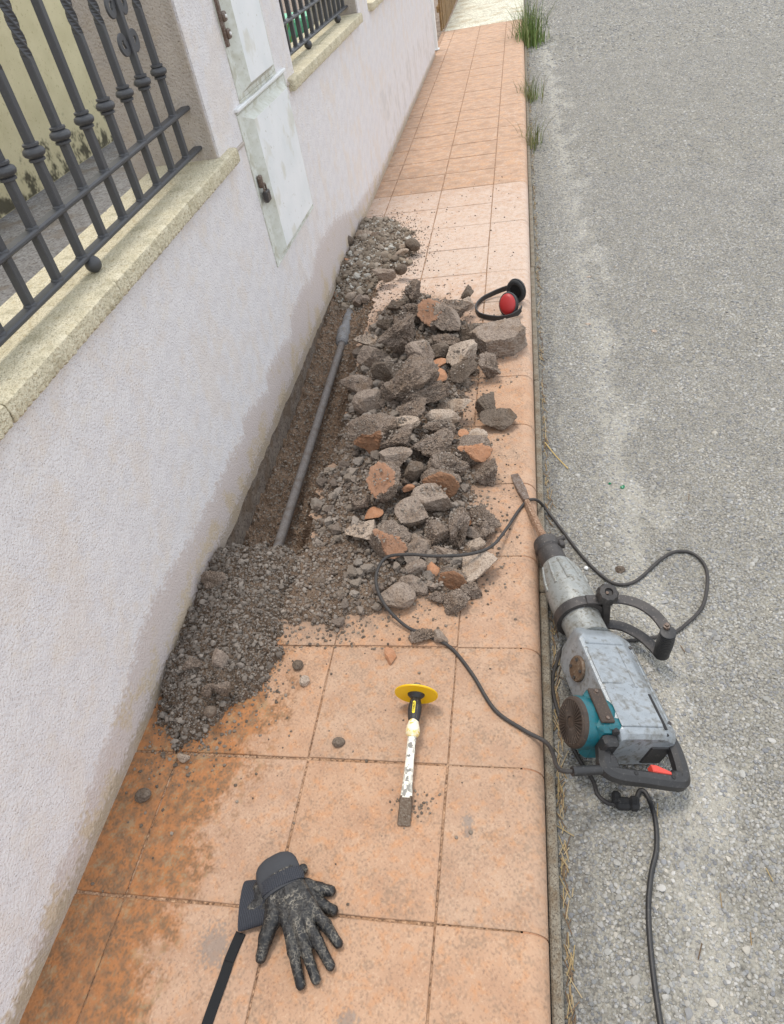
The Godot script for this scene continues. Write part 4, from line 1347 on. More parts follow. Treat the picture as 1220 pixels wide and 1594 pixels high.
# kind, middle, full size, turn, label
const CHUNKS := [
	["c",-0.479,0.110,-3.103,0.057,0.088,0.101,-0.26,"upright spike of mortar at the far tip of the rubble pile"],
	["d",-0.547,0.071,-3.039,0.084,0.041,0.047,-0.40,"dark flat crumb beside the upright mortar spike"],
	["c",-0.480,0.103,-2.826,0.079,0.065,0.075,-0.10,"brown mortar lump just below the dark flat crumb near the trench"],
	["d",-0.572,0.066,-2.883,0.072,0.049,0.057,-0.35,"small dark concrete piece on the trench side near the pile's far tip"],
	["c",-0.461,0.109,-2.889,0.089,0.068,0.079,-0.43,"rounded mortar lump directly under the upright spike"],
	["o",-0.354,0.129,-2.819,0.095,0.104,0.121,-0.10,"upright slab with a broad orange face at the far end of the pile"],
	["g",-0.298,0.115,-2.790,0.086,0.103,0.120,0.42,"grey slab leaning against the upright orange-faced slab"],
	["c",-0.269,0.093,-2.910,0.113,0.078,0.090,0.30,"crumbly mortar clump between the orange-faced slab and the ear defenders"],
	["d",-0.227,0.061,-3.135,0.051,0.052,0.060,0.27,"small dark flat stone standing left of the ear defenders"],
	["p",-0.229,0.067,-3.012,0.049,0.050,0.058,-0.28,"thin pale chip under the small dark standing stone"],
	["p",-0.654,0.046,-2.774,0.094,0.058,0.067,0.04,"pale concrete piece overhanging the trench near the pipe coupling"],
	["c",-0.464,0.125,-2.650,0.127,0.104,0.121,-0.22,"large brown mortar clump in the far third of the pile"],
	["g",-0.382,0.117,-2.525,0.096,0.072,0.083,-0.33,"grey angular concrete chunk below the large brown mortar clump"],
	["c",-0.284,0.088,-2.637,0.121,0.054,0.063,-0.39,"flat mortar clump left of the long dark slab"],
	["d",-0.188,0.059,-2.763,0.160,0.061,0.070,-0.29,"long dark broken slab below the ear defenders"],
	["q",-0.057,0.052,-2.688,0.184,0.101,0.117,0.43,"big squared olive-grey block at the kerb side of the pile"],
	["p",-0.212,0.074,-2.535,0.112,0.079,0.091,0.33,"rounded pale grey concrete lump beside the big squared block"],
	["d",-0.203,0.061,-2.439,0.094,0.055,0.064,0.31,"dark wedge tucked under the rounded pale grey lump"],
	["c",-0.117,0.046,-2.482,0.071,0.069,0.080,0.30,"crumbly mortar lump beside the kerb below the big squared block"],
	["d",-0.306,0.094,-2.556,0.075,0.053,0.061,-0.31,"dark concrete piece left of the rounded pale grey lump"],
	["g",-0.599,0.066,-2.615,0.098,0.069,0.079,-0.19,"grey wedge pointing up at the trench edge"],
	["d",-0.514,0.096,-2.445,0.095,0.071,0.082,0.13,"dark lump with a shadowed face near the trench edge"],
	["t",-0.309,0.080,-2.483,0.068,0.021,0.052,0.23,"small orange-brown flake in the middle of the far rubble"],
	["t",-0.319,0.086,-2.397,0.108,0.028,0.068,0.35,"tan paving shard lying flat beside the pyramid-shaped clump"],
	["c",-0.384,0.139,-2.292,0.173,0.117,0.136,0.38,"biggest pyramid-shaped mortar clump in the middle of the pile"],
	["g",-0.634,0.053,-2.414,0.117,0.061,0.070,-0.41,"grey concrete lump with dark underside on the trench lip"],
	["g",-0.554,0.081,-2.241,0.102,0.067,0.078,0.11,"grey five-sided chunk above the trench, beside the pile's middle"],
	["c",-0.335,0.105,-2.224,0.160,0.060,0.069,0.17,"long crumbly mortar ridge below the pyramid-shaped clump"],
	["c",-0.460,0.103,-2.245,0.074,0.055,0.063,0.01,"small mortar lump left of the long crumbly ridge"],
	["p",-0.229,0.066,-2.191,0.111,0.047,0.055,-0.32,"pale flat slab at the kerb side of the long crumbly ridge"],
	["d",-0.115,0.045,-2.219,0.063,0.068,0.078,-0.03,"dark lump lying apart on the paving, taller of the two"],
	["d",-0.065,0.037,-2.150,0.100,0.066,0.077,-0.41,"dark angular lump lying apart on the paving, wider of the two"],
	["c",-0.353,0.109,-2.102,0.098,0.061,0.071,0.43,"mortar lump in the hollow below the long crumbly ridge"],
	["p",-0.258,0.073,-2.120,0.104,0.042,0.049,0.37,"pale flat piece below the pale flat slab"],
	["w",-0.493,0.114,-1.989,0.141,0.097,0.112,0.05,"squared block with a rusty brown side near the trench"],
	["p",-0.392,0.106,-2.031,0.101,0.045,0.052,-0.20,"thin curled pale flake beside the squared rusty block"],
	["c",-0.265,0.077,-2.044,0.106,0.045,0.052,0.41,"tan mortar clump below the curled pale flake"],
	["c",-0.398,0.113,-1.930,0.115,0.062,0.072,0.07,"brown mortar lump beside the squared rusty block"],
	["c",-0.271,0.091,-1.917,0.119,0.072,0.083,0.38,"large mortar chunk stuck to the bright orange block"],
	["o",-0.150,0.054,-1.928,0.111,0.073,0.084,0.35,"block with a bright orange top face and pointed corner"],
	["p",-0.136,0.040,-2.023,0.064,0.049,0.057,0.01,"pale crumbly lump behind the bright orange block"],
	["t",-0.183,0.038,-2.053,0.042,0.019,0.046,-0.09,"little tan chip behind the bright orange block"],
	["g",-0.388,0.114,-1.832,0.090,0.063,0.073,0.10,"grey flat-faced chunk below the squared rusty block"],
	["c",-0.219,0.079,-1.817,0.115,0.084,0.097,-0.07,"big rough clump hanging under the bright orange block"],
	["o",-0.401,0.126,-1.695,0.086,0.097,0.112,-0.34,"upright slab with an orange edge near the trench"],
	["w",-0.235,0.080,-1.753,0.112,0.075,0.087,-0.19,"brown-edged slab under the big rough clump"],
	["c",-0.098,0.040,-1.831,0.060,0.063,0.073,0.31,"pale mortar clump right of the bright orange block"],
	["d",-0.325,0.099,-1.779,0.046,0.052,0.060,-0.46,"dark narrow piece in the crevice right of the orange-edged slab"],
	["t",-0.340,0.086,-1.708,0.037,0.020,0.050,-0.45,"narrow orange shard right of the orange-edged slab"],
	["g",-0.258,0.079,-1.664,0.105,0.066,0.077,0.13,"grey domed chunk in the near half of the pile"],
	["g",-0.310,0.084,-1.588,0.083,0.075,0.086,-0.22,"angular chunk with a dark face below the grey domed chunk"],
	["c",-0.233,0.058,-1.534,0.078,0.073,0.085,0.03,"brown mortar chunk left of the upright narrow clump"],
	["c",-0.172,0.057,-1.553,0.049,0.090,0.104,-0.03,"upright narrow clump in the near half of the pile"],
	["c",-0.103,0.040,-1.585,0.071,0.070,0.081,-0.16,"mortar clump at the kerb side near the cable"],
	["t",-0.151,0.022,-1.615,0.028,0.013,0.031,0.50,"tiny tan chip behind the upright narrow clump"],
	["g",-0.124,0.024,-1.557,0.051,0.032,0.037,-0.30,"small grey chunk right of the upright narrow clump"],
	["p",-0.121,0.018,-1.513,0.058,0.026,0.030,-0.09,"thin grey sliver just above the cable"],
	["c",-0.492,0.085,-1.651,0.058,0.051,0.059,-0.30,"mortar lump in the loose soil beside the pipe"],
	["t",-0.440,0.072,-1.608,0.061,0.020,0.049,0.13,"orange-tinted shard in the loose soil beside the pipe"],
	["p",-0.466,0.065,-1.525,0.095,0.058,0.068,-0.22,"pale angular piece in the loose soil near the sand heap"],
	["o",-0.372,0.067,-1.484,0.104,0.079,0.092,-0.14,"clump with an orange patch at its upper corner near the cable loop"],
	["g",-0.288,0.048,-1.479,0.069,0.057,0.066,0.25,"dark rounded chunk directly behind the cable"],
	["g",-0.211,0.032,-1.466,0.081,0.044,0.051,-0.18,"grey chunk directly behind the cable's straight run"],
	["g",-0.287,0.027,-1.412,0.051,0.037,0.043,0.06,"small grey chunk inside the cable loop"],
	["t",-0.240,0.020,-1.405,0.053,0.029,0.071,0.40,"tan rounded paving shard standing inside the cable loop"],
	["w",-0.172,0.025,-1.382,0.078,0.049,0.057,-0.40,"flat brown-edged chunk inside the cable loop"],
	["p",-0.104,0.032,-1.399,0.089,0.067,0.078,-0.44,"pale mortar-crusted lump at the near kerb side of the pile"],
	["g",-0.287,0.022,-1.351,0.073,0.043,0.050,-0.27,"grey chunk in front of the tan rounded shard"],
	["g",-0.333,0.026,-1.301,0.088,0.057,0.066,0.27,"dark brown chunk touching the cable at the loop's near bend"],
	["c",-0.164,0.022,-1.288,0.065,0.047,0.055,0.12,"brown mortar lump nearest the kerb at the pile's near edge"],
	["c",-0.120,0.017,-1.337,0.051,0.036,0.042,-0.26,"crumbly lump under the pale mortar-crusted lump"],
	["c",-0.219,0.014,-1.311,0.048,0.030,0.035,-0.17,"cluster-like crumb in front of the tan rounded shard"],
	["g",-0.236,0.012,-1.355,0.034,0.021,0.025,-0.32,"small flat chip in front of the tan rounded shard"],
	["g",-0.197,0.012,-1.172,0.035,0.026,0.030,-0.04,"small grey stone beside the cable in front of the pile"],
	["c",-0.251,0.013,-1.169,0.067,0.029,0.033,-0.46,"low mortar crumb under the cable in front of the pile"],
	["t",-0.328,0.009,-1.111,0.030,0.020,0.050,0.20,"orange paving shard lying alone in front of the pile"],
	["s",-0.506,0.011,-1.320,0.032,0.023,0.027,0.40,"small grey lump at the near left edge of the loose soil"],
	["s",-0.416,0.009,-1.309,0.026,0.020,0.023,0.45,"small grey lump at the near edge of the loose soil"],
	["s",-0.574,0.013,-1.374,0.031,0.022,0.026,0.23,"small grey lump between the sand heap and the loose soil"],
	["s",-0.874,0.010,-0.695,0.035,0.021,0.025,0.46,"dark crumb lying alone beside the wall near the sand heap"],
	["p",-0.807,0.009,-0.798,0.023,0.019,0.022,-0.48,"small pale cube-like stone in front of the sand heap"],
	["s",-0.578,0.009,-1.075,0.023,0.021,0.024,-0.21,"grey crumb right of the sand heap, on the tile joint"],
	["p",-0.547,0.009,-1.026,0.023,0.019,0.022,0.47,"round pale pebble right of the sand heap"],
	["s",-0.421,0.007,-0.855,0.025,0.016,0.019,0.28,"grey pebble left of the yellow-guarded chisel"],
	["c",-0.896,0.068,-1.338,0.072,0.039,0.046,-0.09,"small grey lump lodged at the top of the sand heap"],
	["g",-0.776,0.068,-1.048,0.036,0.040,0.046,0.44,"upright grey stone in the middle of the sand heap"],
	["c",-0.849,0.064,-1.035,0.044,0.030,0.035,0.12,"crumbly grey lump at the wall side of the sand heap"],
	["c",-0.781,0.062,-0.954,0.035,0.026,0.030,0.32,"grey lump in the lower half of the sand heap"],
	["c",-0.744,0.063,-0.967,0.039,0.029,0.033,-0.21,"second grey lump in the lower half of the sand heap"],
	["s",-0.752,0.060,-0.894,0.026,0.021,0.025,-0.31,"round grey pebble near the toe of the sand heap"],
	["s",-0.964,0.060,-3.963,0.067,0.055,0.064,-0.06,"round olive stone against the wall on the gravel heap"],
	["s",-0.561,0.059,-3.804,0.068,0.052,0.061,-0.36,"round brown stone at the right edge of the gravel heap"],
	["p",-0.879,0.055,-4.059,0.088,0.043,0.050,-0.12,"white flat stone at the far edge of the gravel heap"],
	["g",-0.776,0.053,-4.006,0.087,0.039,0.045,0.46,"grey flat stone at the far edge of the gravel heap"],
	["g",-0.670,0.060,-3.433,0.093,0.054,0.062,-0.17,"grey angular slab at the near edge of the gravel heap"],
	["s",-0.589,0.054,-3.499,0.056,0.040,0.047,-0.49,"tan rounded stone at the near edge of the gravel heap"],
	["p",-0.849,-0.009,-3.372,0.035,0.046,0.053,-0.46,"bright white pebble above the pipe end"],
	["p",-0.968,0.059,-3.665,0.037,0.052,0.060,-0.33,"pale upright pebble against the wall on the gravel heap"],
	["t",-0.941,-0.020,-3.442,0.046,0.022,0.055,0.28,"tan pebble against the wall beside the pipe end"],
	["g",-0.799,-0.007,-3.321,0.034,0.050,0.058,-0.14,"narrow grey pebble touching the pipe end"],
	["g",-0.763,-0.013,-3.341,0.038,0.037,0.042,-0.21,"small grey pebble right of the pipe end"],
	["t",-0.917,0.043,-3.724,0.038,0.017,0.041,-0.40,"orange pebble in the gravel heap"],
	["p",-0.616,0.046,-3.823,0.045,0.025,0.029,0.48,"white chip beside the round brown stone"],
	["p",-0.616,0.048,-3.741,0.067,0.027,0.032,-0.08,"pale flat chip below the round brown stone"],
	["p",-0.851,-0.018,-3.489,0.032,0.026,0.031,-0.29,"small white pebble in the gravel above the pipe end"]
]


func build_rubble() -> void:
	var kinds := {"c": [], "g": [], "o": [], "w": [], "q": [], "t": [], "s": []}
	for i in 7: kinds.c.append(rock(100 + i, 4, 9, 0.22, 0.06, 0.085, [], 20.0))
	for i in 7: kinds.g.append(rock(200 + i, 4, 8, 0.20, 0.025, 0.035, [], 18.0))
	for i in 3: kinds.o.append(rock(300 + i, 4, 7, 0.26, 0.05, 0.06, [[Vector3(0.25 - 0.2 * i, 0.62, 0.75).normalized(), 0.27]]))
	for i in 2: kinds.w.append(rock(320 + i, 4, 7, 0.26, 0.05, 0.06, [[Vector3(-0.35 + 0.5 * i, 0.15, 0.9).normalized(), 0.30]]))
	var sides := []
	for v in [Vector3(0.1, 1, 0.05), Vector3(-0.15, -1, 0), Vector3(1, 0.1, 0.2), Vector3(-1, 0, 0.15), Vector3(-0.35, 0.0, 1), Vector3(0.1, 0, -1), Vector3(0.7, 0, 0.75)]:
		sides.append([v.normalized(), 0.33])
	kinds.q.append(rock(340, 4, 2, 0.42, 0.05, 0.045, [[Vector3(0, -1, 0), 0.6]] + sides, 26.0))
	for i in 3: kinds.t.append(rock(360 + i, 3, 8, 0.30, 0.03, 0.02, [], 24.0))
	for i in 3: kinds.s.append(rock(380 + i, 3, 5, 0.42, 0.06, 0.02, [], 50.0))
	var called := {"c": "mortar_clump", "g": "concrete_chunk", "d": "concrete_chunk", "p": "concrete_chunk", "q": "concrete_block", "o": "paving_fragment", "w": "paving_fragment", "t": "paving_shard", "s": "stone"}
	var words := {"c": "mortar clump", "g": "concrete chunk", "d": "concrete chunk", "p": "concrete chunk", "q": "concrete block", "o": "paving fragment", "w": "paving fragment", "t": "paving shard", "s": "stone"}
	var skin := {"c": "mortar", "g": "concrete", "d": "concrete_dark", "p": "concrete_pale", "q": "concrete", "o": "mortar", "w": "mortar", "t": "broken_tile", "s": "concrete_dark"}
	for i in CHUNKS.size():
		var q: Array = CHUNKS[i]
		var k: String = q[0]
		var pool: Array = kinds.g if k == "d" or k == "p" else kinds[k]
		var m: ArrayMesh = pool[i % pool.size()]
		var o := MeshInstance3D.new()
		o.name = numbered(called[k])
		o.mesh = m
		o.set_surface_override_material(0, M[skin[k]])
		if m.get_surface_count() > 1: o.set_surface_override_material(1, (M.broken_tile if "bright" in q[8] else M.dusty_tile) if k == "o" else M.rusty_face if k == "w" else M.concrete)
		var grow := 1.3 if k != "t" else 1.1
		var yaw: float = q[7] if k in ["o", "w", "q"] else q[7] * 6.3
		var size := Vector3(q[4], q[5], q[6]) * grow
		var turn := Basis()
		if not k in ["o", "w", "q"]:
			var r := (i * 7 + 3) % 24
			turn = Basis(Vector3.UP, PI / 2 * (r % 4)) * [Basis(), Basis(Vector3.RIGHT, PI / 2), Basis(Vector3.RIGHT, PI), Basis(Vector3.RIGHT, -PI / 2), Basis(Vector3.BACK, PI / 2), Basis(Vector3.BACK, -PI / 2)][r / 4]
		var tilt := Basis.from_euler(Vector3(q[7] * 0.35, yaw, q[7] * 0.25)) if k in ["o", "w", "q"] else Basis.from_euler(Vector3(q[7] * 0.9, q[7] * 0.8, sin(i * 2.4) * 0.4))
		o.transform = Transform3D(tilt * Basis.from_scale(size) * turn, Vector3(q[1], q[2], q[3]))
		add_child(o, true)
		tag(o, q[8], words[k], "pieces broken out of the pavement" if q[3] < -1.25 and q[1] > -0.75 else "loose stones on and beside the heaps")


const HAMMER_AT := Vector3(-0.0054, 0.006, -1.8524)
const ROLL := -24.0


func build_hammer() -> void:
	var zl := Vector3(0.275, -0.006, 0.9595).normalized()
	var xl := Vector3(zl.z, 0, -zl.x).normalized()
	var frame := Basis(xl, zl.cross(xl), zl)
	var o := thing("demolition_hammer", "heavy electric demolition hammer with teal motor lying on the road by the kerb", "power tool", HAMMER_AT)
	o.basis = frame
	var Z := Vector3.ZERO
	var along_z := Basis(Vector3(1, 0, 0), Vector3(0, 0, 1), Vector3(0, -1, 0))
	var lz := Transform3D(along_z, Z)
	var rb := Basis(Vector3(0, 0, 1), deg_to_rad(ROLL))
	var rx := Transform3D(rb, Z)
	# chisel bit
	var rings := []
	for q in [[-0.004, 0.0125, 0.001], [0.03, 0.0150, 0.0035], [0.085, 0.0155, 0.006], [0.118, 0.0125, 0.0085], [0.14, 0.0105, 0.0105]]:
		var r := PackedVector3Array()
		for e in [[1, -0.6], [1, 0.6], [0.8, 1], [-0.8, 1], [-1, 0.6], [-1, -0.6], [-0.8, -1], [0.8, -1]]:
			r.append(Vector3(e[0] * q[1], e[1] * q[2], q[0]))
		rings.append(r)
	var bit := part(o, "chisel_bit", commit(loft(rings), 30.0), M.steel, Z)
	part(bit, "shank", commit(lathe([[0.0, 0.136], [0.0105, 0.138], [0.0125, 0.16], [0.0125, 0.285], [0.0142, 0.29], [0.0142, 0.312], [0.009, 0.316], [0.009, 0.34], [0.0, 0.342]], 6, lz), 30.0), M.rust, Z)
	part(bit, "collar_ring", commit(lathe([[0.0, 0.314], [0.0105, 0.314], [0.0105, 0.329], [0.0, 0.33]], 16, lz)), M.white_plastic, Z)
	var ret := part(o, "tool_retainer", commit(lathe([[0.0, 0.326], [0.027, 0.326], [0.036, 0.333], [0.0375, 0.338], [0.0375, 0.366], [0.0335, 0.370], [0.0335, 0.376], [0.0365, 0.381], [0.038, 0.43], [0.034, 0.436], [0.0, 0.437]], 30, lz)), M.steel_dark, Z)
	part(ret, "latch_pin", commit(joined([lathe([[0.0, 0.0], [0.0085, 0.0], [0.0085, 0.022], [0.006, 0.025], [0.0, 0.025]], 14, Transform3D(Basis(Vector3(0, 0, 1), -PI / 2.6), Vector3(0.030, 0.016, 0.352))), box(Vector3(0.038, 0.014, 0.362), Vector3(0.016, 0.02, 0.034), 0.003)])), M.steel_dark, Z)
	# barrel
	var barrel := part(o, "barrel", commit(lathe([[0.0, 0.432], [0.040, 0.433], [0.043, 0.438], [0.049, 0.462], [0.0565, 0.50], [0.0605, 0.54], [0.0615, 0.58], [0.0595, 0.615], [0.052, 0.64], [0.0, 0.645]], 44, lz)), M.alloy_dirty, Z)
	for a in [0.35, 0.95, 1.55, 2.15, 2.8]:
		var pts := PackedVector3Array()
		for e in [[0.0435, 0.445], [0.051, 0.475], [0.0575, 0.51], [0.0585, 0.535]]:
			pts.append(Vector3(cos(a) * e[0], sin(a) * e[0], e[1]))
		part(barrel, "rib", commit(sweep(pts, disc_section(0.0045, 8), Vector3(cos(a), sin(a), 0))), M.alloy_dirty, Z)
	part(o, "clamp_band", commit(lathe([[0.058, 0.612], [0.0655, 0.612], [0.0662, 0.614], [0.0662, 0.638], [0.0655, 0.640], [0.050, 0.640]], 40, lz)), M.steel_dark, Z)
	part(o, "neck", commit(lathe([[0.0, 0.63], [0.0535, 0.632], [0.052, 0.66], [0.0525, 0.70], [0.058, 0.712], [0.0, 0.72]], 36, lz)), M.alloy_dirty, Z)
	# side handle: two flat steel straps, a knob and a ribbed grip
	var flat := rect_section(0.029, 0.0065, 0.0012)
	part(o, "handle_strap", commit(sweep(smooth_path([Vector3(0.018, 0.064, 0.627), Vector3(0.06, 0.058, 0.634), Vector3(0.105, 0.056, 0.644), Vector3(0.142, 0.056, 0.672), Vector3(0.164, 0.056, 0.712), Vector3(0.172, 0.056, 0.758)], 6), flat), 35.0), M.steel_dark, Z)
	part(o, "handle_strap", commit(sweep(smooth_path([Vector3(0.035, -0.045, 0.627), Vector3(0.065, -0.035, 0.642), Vector3(0.105, -0.036, 0.660), Vector3(0.138, -0.038, 0.698), Vector3(0.156, -0.042, 0.735), Vector3(0.166, -0.044, 0.772)], 6), flat), 35.0), M.steel_dark, Z)
	part(o, "clamp_block", commit(box(Vector3(0.068, 0.012, 0.634), Vector3(0.022, 0.10, 0.022), 0.003)), M.steel_dark, Z)
	var prof := [[0.0, 0.0], [0.015, 0.0], [0.023, 0.004], [0.0275, 0.012], [0.0275, 0.028], [0.0225, 0.037], [0.011, 0.039], [0.0095, 0.032], [0.0, 0.031]]
	var kr := []
	for q in prof:
		var r := PackedVector3Array()
		for j in 40:
			var t := TAU * j / 40.0
			var rr: float = maxf(q[0], 0.0001) * (1.0 + (0.05 * sin(t * 10.0) if q[0] > 0.021 else 0.0))
			r.append(Vector3(cos(t) * rr, q[1], sin(t) * rr))
		kr.append(r)
	var knob := part(o, "clamp_knob", commit(moved(loft(kr), Transform3D(Basis.from_euler(Vector3(0.35, 0, -0.1)), Vector3(0.066, 0.062, 0.632)))), M.rubber, Z)
	part(knob, "bolt_end", commit(lathe([[0.0, 0.0], [0.004, 0.0], [0.004, 0.006], [0.0, 0.006]], 8, Transform3D(Basis.from_euler(Vector3(0.35, 0, -0.1)), Vector3(0.0645, 0.0915, 0.6435)))), M.steel, Z)
	var gp := [[0.0, -0.050], [0.0185, -0.050], [0.0205, -0.046]]
	for i in 13:
		var y := -0.042 + i * 0.0072
		var swell := 0.0192 + 0.0022 * sin(PI * i / 12.0)
		gp.append_array([[swell, y], [swell, y + 0.0042], [swell - 0.0034, y + 0.0048], [swell - 0.0034, y + 0.0066]])
	gp.append_array([[0.0195, 0.054], [0.016, 0.056], [0.0, 0.056]])
	var grip := part(o, "side_grip", commit(lathe(gp, 26, Transform3D(Basis.from_euler(Vector3(0.10, 0, -0.03)), Vector3(0.170, 0.003, 0.768))), 30.0), M.black, Z)
	part(grip, "grip_bolt", commit(lathe([[0.0, 0.0], [0.0085, 0.0], [0.0085, 0.007], [0.005, 0.008], [0.005, 0.014], [0.0, 0.014]], 6, Transform3D(Basis(), Vector3(0.172, 0.060, 0.762)))), M.steel, Z)
	# gearbox housing, rolled on its side
	var cross := [[-0.08, -0.048], [-0.08, 0.050], [-0.077, 0.058], [-0.070, 0.0635], [-0.062, 0.065], [0.030, 0.065], [0.040, 0.0635], [0.050, 0.059], [0.074, 0.047], [0.079, 0.042], [0.081, 0.034], [0.081, -0.046], [0.077, -0.055], [0.068, -0.058], [-0.066, -0.058], [-0.076, -0.055]]
	rings = []
	for q in [[0.698, 0.70, 0.66, -0.008], [0.704, 0.76, 0.72, -0.006], [0.735, 0.93, 0.93, -0.001], [0.748, 0.985, 0.985, 0.0], [0.756, 1.0, 1.0, 0.0], [0.995, 1.0, 1.0, 0.0], [1.010, 0.985, 0.975, 0.0], [1.021, 0.95, 0.91, -0.001], [1.028, 0.90, 0.80, -0.004]]:
		var r := PackedVector3Array()
		for e in cross: r.append(rb * Vector3(e[0] * q[1], e[1] * q[2] + q[3], q[0]))
		rings.append(r)
	var house := part(o, "gearbox_housing", commit(loft(rings), 30.0), M.alloy, Z)
	part(house, "raised_plate", commit(moved(joined([box(Vector3(-0.020, 0.0655, 0.955), Vector3(0.106, 0.004, 0.104), 0.0018), box(Vector3(-0.048, 0.0655, 0.842), Vector3(0.052, 0.0035, 0.100), 0.0016)]), rx)), M.alloy, Z)
	part(house, "rib", commit(moved(joined([box(Vector3(-0.018, 0.0655, 0.772), Vector3(0.104, 0.005, 0.007), 0.002), box(Vector3(0.014, 0.0655, 0.840), Vector3(0.005, 0.005, 0.125), 0.0018), box(Vector3(0.0605, 0.0545, 0.88), Vector3(0.004, 0.005, 0.24), 0.0015, Basis(Vector3(0, 0, 1), -0.45))]), rx)), M.alloy, Z)
	part(house, "slot_shade_strip", commit(moved(box(Vector3(0.0395, 0.0632, 0.965), Vector3(0.0075, 0.0032, 0.094), 0.0008, Basis(Vector3(0, 0, 1), -0.2)), rx)), M.black_matt, Z)  # black strip on the casing, its colour stands for the shade inside a slot
	part(house, "slot_shade_strip", commit(moved(box(Vector3(0.030, 0.030, 1.0195), Vector3(0.005, 0.060, 0.006), 0.0008, Basis(Vector3(0, 0, 1), -0.5)), rx)), M.black_matt, Z)  # second black strip painting in slot shade, no opening is cut
	part(house, "rear_shell", commit(moved(box(Vector3(0.045, -0.012, 1.022), Vector3(0.062, 0.070, 0.018), 0.006), rx)), M.black, Z)
	for q in [[-0.062, 0.052, 0.742], [0.042, 0.050, 0.742], [0.060, 0.0545, 0.775], [0.063, 0.0535, 0.990]]:
		part(house, "bolt", commit(moved(lathe([[0.0, -0.004], [0.0052, -0.004], [0.0052, 0.004], [0.003, 0.0045], [0.0, 0.002]], 6, Transform3D(Basis(), Vector3(q[0], q[1], q[2]))), rx)), M.steel_dark, Z)
	# round gear cover with four screws on the side that faces the kerb
	var side := Basis(Vector3(0, 0, 1), PI / 2)
	var gear := part(o, "gear_cover", commit(moved(lathe([[0.0, 0.0], [0.032, 0.0], [0.032, 0.006], [0.0295, 0.009], [0.010, 0.0095], [0.0, 0.0095]], 30, Transform3D(side, Vector3(-0.0785, 0.012, 0.812))), rx)), M.gear_plate, Z)
	for a in [0.6, 2.17, 3.74, 5.31]:
		part(gear, "screw", commit(moved(lathe([[0.0, 0.0], [0.0045, 0.0], [0.0045, 0.003], [0.002, 0.0035], [0.0, 0.001]], 10, Transform3D(side, Vector3(-0.0875, 0.012 + sin(a) * 0.022, 0.812 + cos(a) * 0.022))), rx)), M.steel_dark, Z)
	# motor: teal casing across the tool, dark vented cap at its end
	var motor := part(o, "motor_housing", commit(moved(joined([box(Vector3(-0.098, 0.0, 0.958), Vector3(0.052, 0.122, 0.112), 0.012), lathe([[0.0, 0.06], [0.059, 0.06], [0.059, 0.138], [0.056, 0.142], [0.0, 0.145]], 36, Transform3D(side, Vector3(0, 0.004, 0.958))), box(Vector3(-0.085, 0.052, 0.995), Vector3(0.038, 0.022, 0.03), 0.006)]), rx)), M.teal, Z)
	part(motor, "name_plate", commit(moved(box(Vector3(-0.104, 0.0655, 0.955), Vector3(0.034, 0.008, 0.088), 0.002), rx)), M.grille, Z)
	for zz in [0.920, 0.990]:
		part(motor, "screw", commit(moved(lathe([[0.0, 0.0], [0.0042, 0.0], [0.0042, 0.003], [0.0015, 0.0035], [0.0, 0.002]], 10, Transform3D(Basis(), Vector3(-0.104, 0.0692, zz))), rx)), M.steel, Z)
	part(motor, "brush_cap", commit(moved(lathe([[0.0, 0.0], [0.0085, 0.0], [0.0085, 0.012], [0.0, 0.012]], 14, Transform3D(Basis(Vector3.RIGHT, PI / 2), Vector3(-0.085, 0.051, 1.005))), rx)), M.black_matt, Z)
	var cap := part(o, "motor_end_cap", commit(moved(lathe([[0.0, 0.136], [0.0565, 0.136], [0.0575, 0.142], [0.056, 0.150], [0.0505, 0.154], [0.0485, 0.1525], [0.0, 0.1525]], 44, Transform3D(side, Vector3(0, 0.004, 0.958))), rx)), M.grille, Z)
	var fins := []
	for i in 34:
		var a := TAU * i / 34.0
		var d := Vector3(0, sin(a), cos(a))
		fins.append(box(Vector3(-0.1532, 0.004, 0.958) + d * 0.031, Vector3(0.0042, 0.0026, 0.036), 0.0008, Basis(Vector3.RIGHT, -a)))
	part(cap, "vent_grille", commit(moved(joined(fins), rx), 30.0), M.grille, Z)
	# rear handle
	var hp := smooth_path([Vector3(-0.088, 0.006, 0.995), Vector3(-0.104, 0.004, 1.045), Vector3(-0.110, 0.002, 1.070), Vector3(-0.085, 0.0, 1.085), Vector3(-0.02, 0.0, 1.094), Vector3(0.045, 0.0, 1.103), Vector3(0.069, 0.0, 1.100), Vector3(0.078, 0.004, 1.075), Vector3(0.080, 0.012, 1.03), Vector3(0.072, 0.018, 1.0)], 6)
	var handle := part(o, "rear_handle", commit(moved(sweep(hp, rect_section(0.031, 0.034, 0.009), Vector3(0, 1, 0)), rx)), M.black, Z)
	part(handle, "corner", commit(moved(joined([box(Vector3(0.062, 0.0, 1.094), Vector3(0.040, 0.032, 0.036), 0.009), box(Vector3(-0.098, 0.002, 1.062), Vector3(0.040, 0.034, 0.046), 0.009), box(Vector3(-0.096, 0.02, 1.026), Vector3(0.036, 0.05, 0.03), 0.006)]), rx)), M.black, Z)
	for q in [-0.05, 0.04]:
		part(handle, "screw_hole", commit(moved(lathe([[0.0, 0.0], [0.005, 0.0], [0.005, 0.003], [0.003, 0.003], [0.0, 0.001]], 12, Transform3D(Basis(), Vector3(q, 0.0150, 1.095 + q * 0.1))), rx)), M.black_matt, Z)
	part(o, "trigger", commit(moved(prism(PackedVector2Array([Vector2(0.002, 1.082), Vector2(0.004, 1.064), Vector2(0.018, 1.066), Vector2(0.056, 1.086), Vector2(0.054, 1.092)]), -0.008, 0.010, 0.002, Transform3D(), true), rx), 30.0), M.trigger, Z)
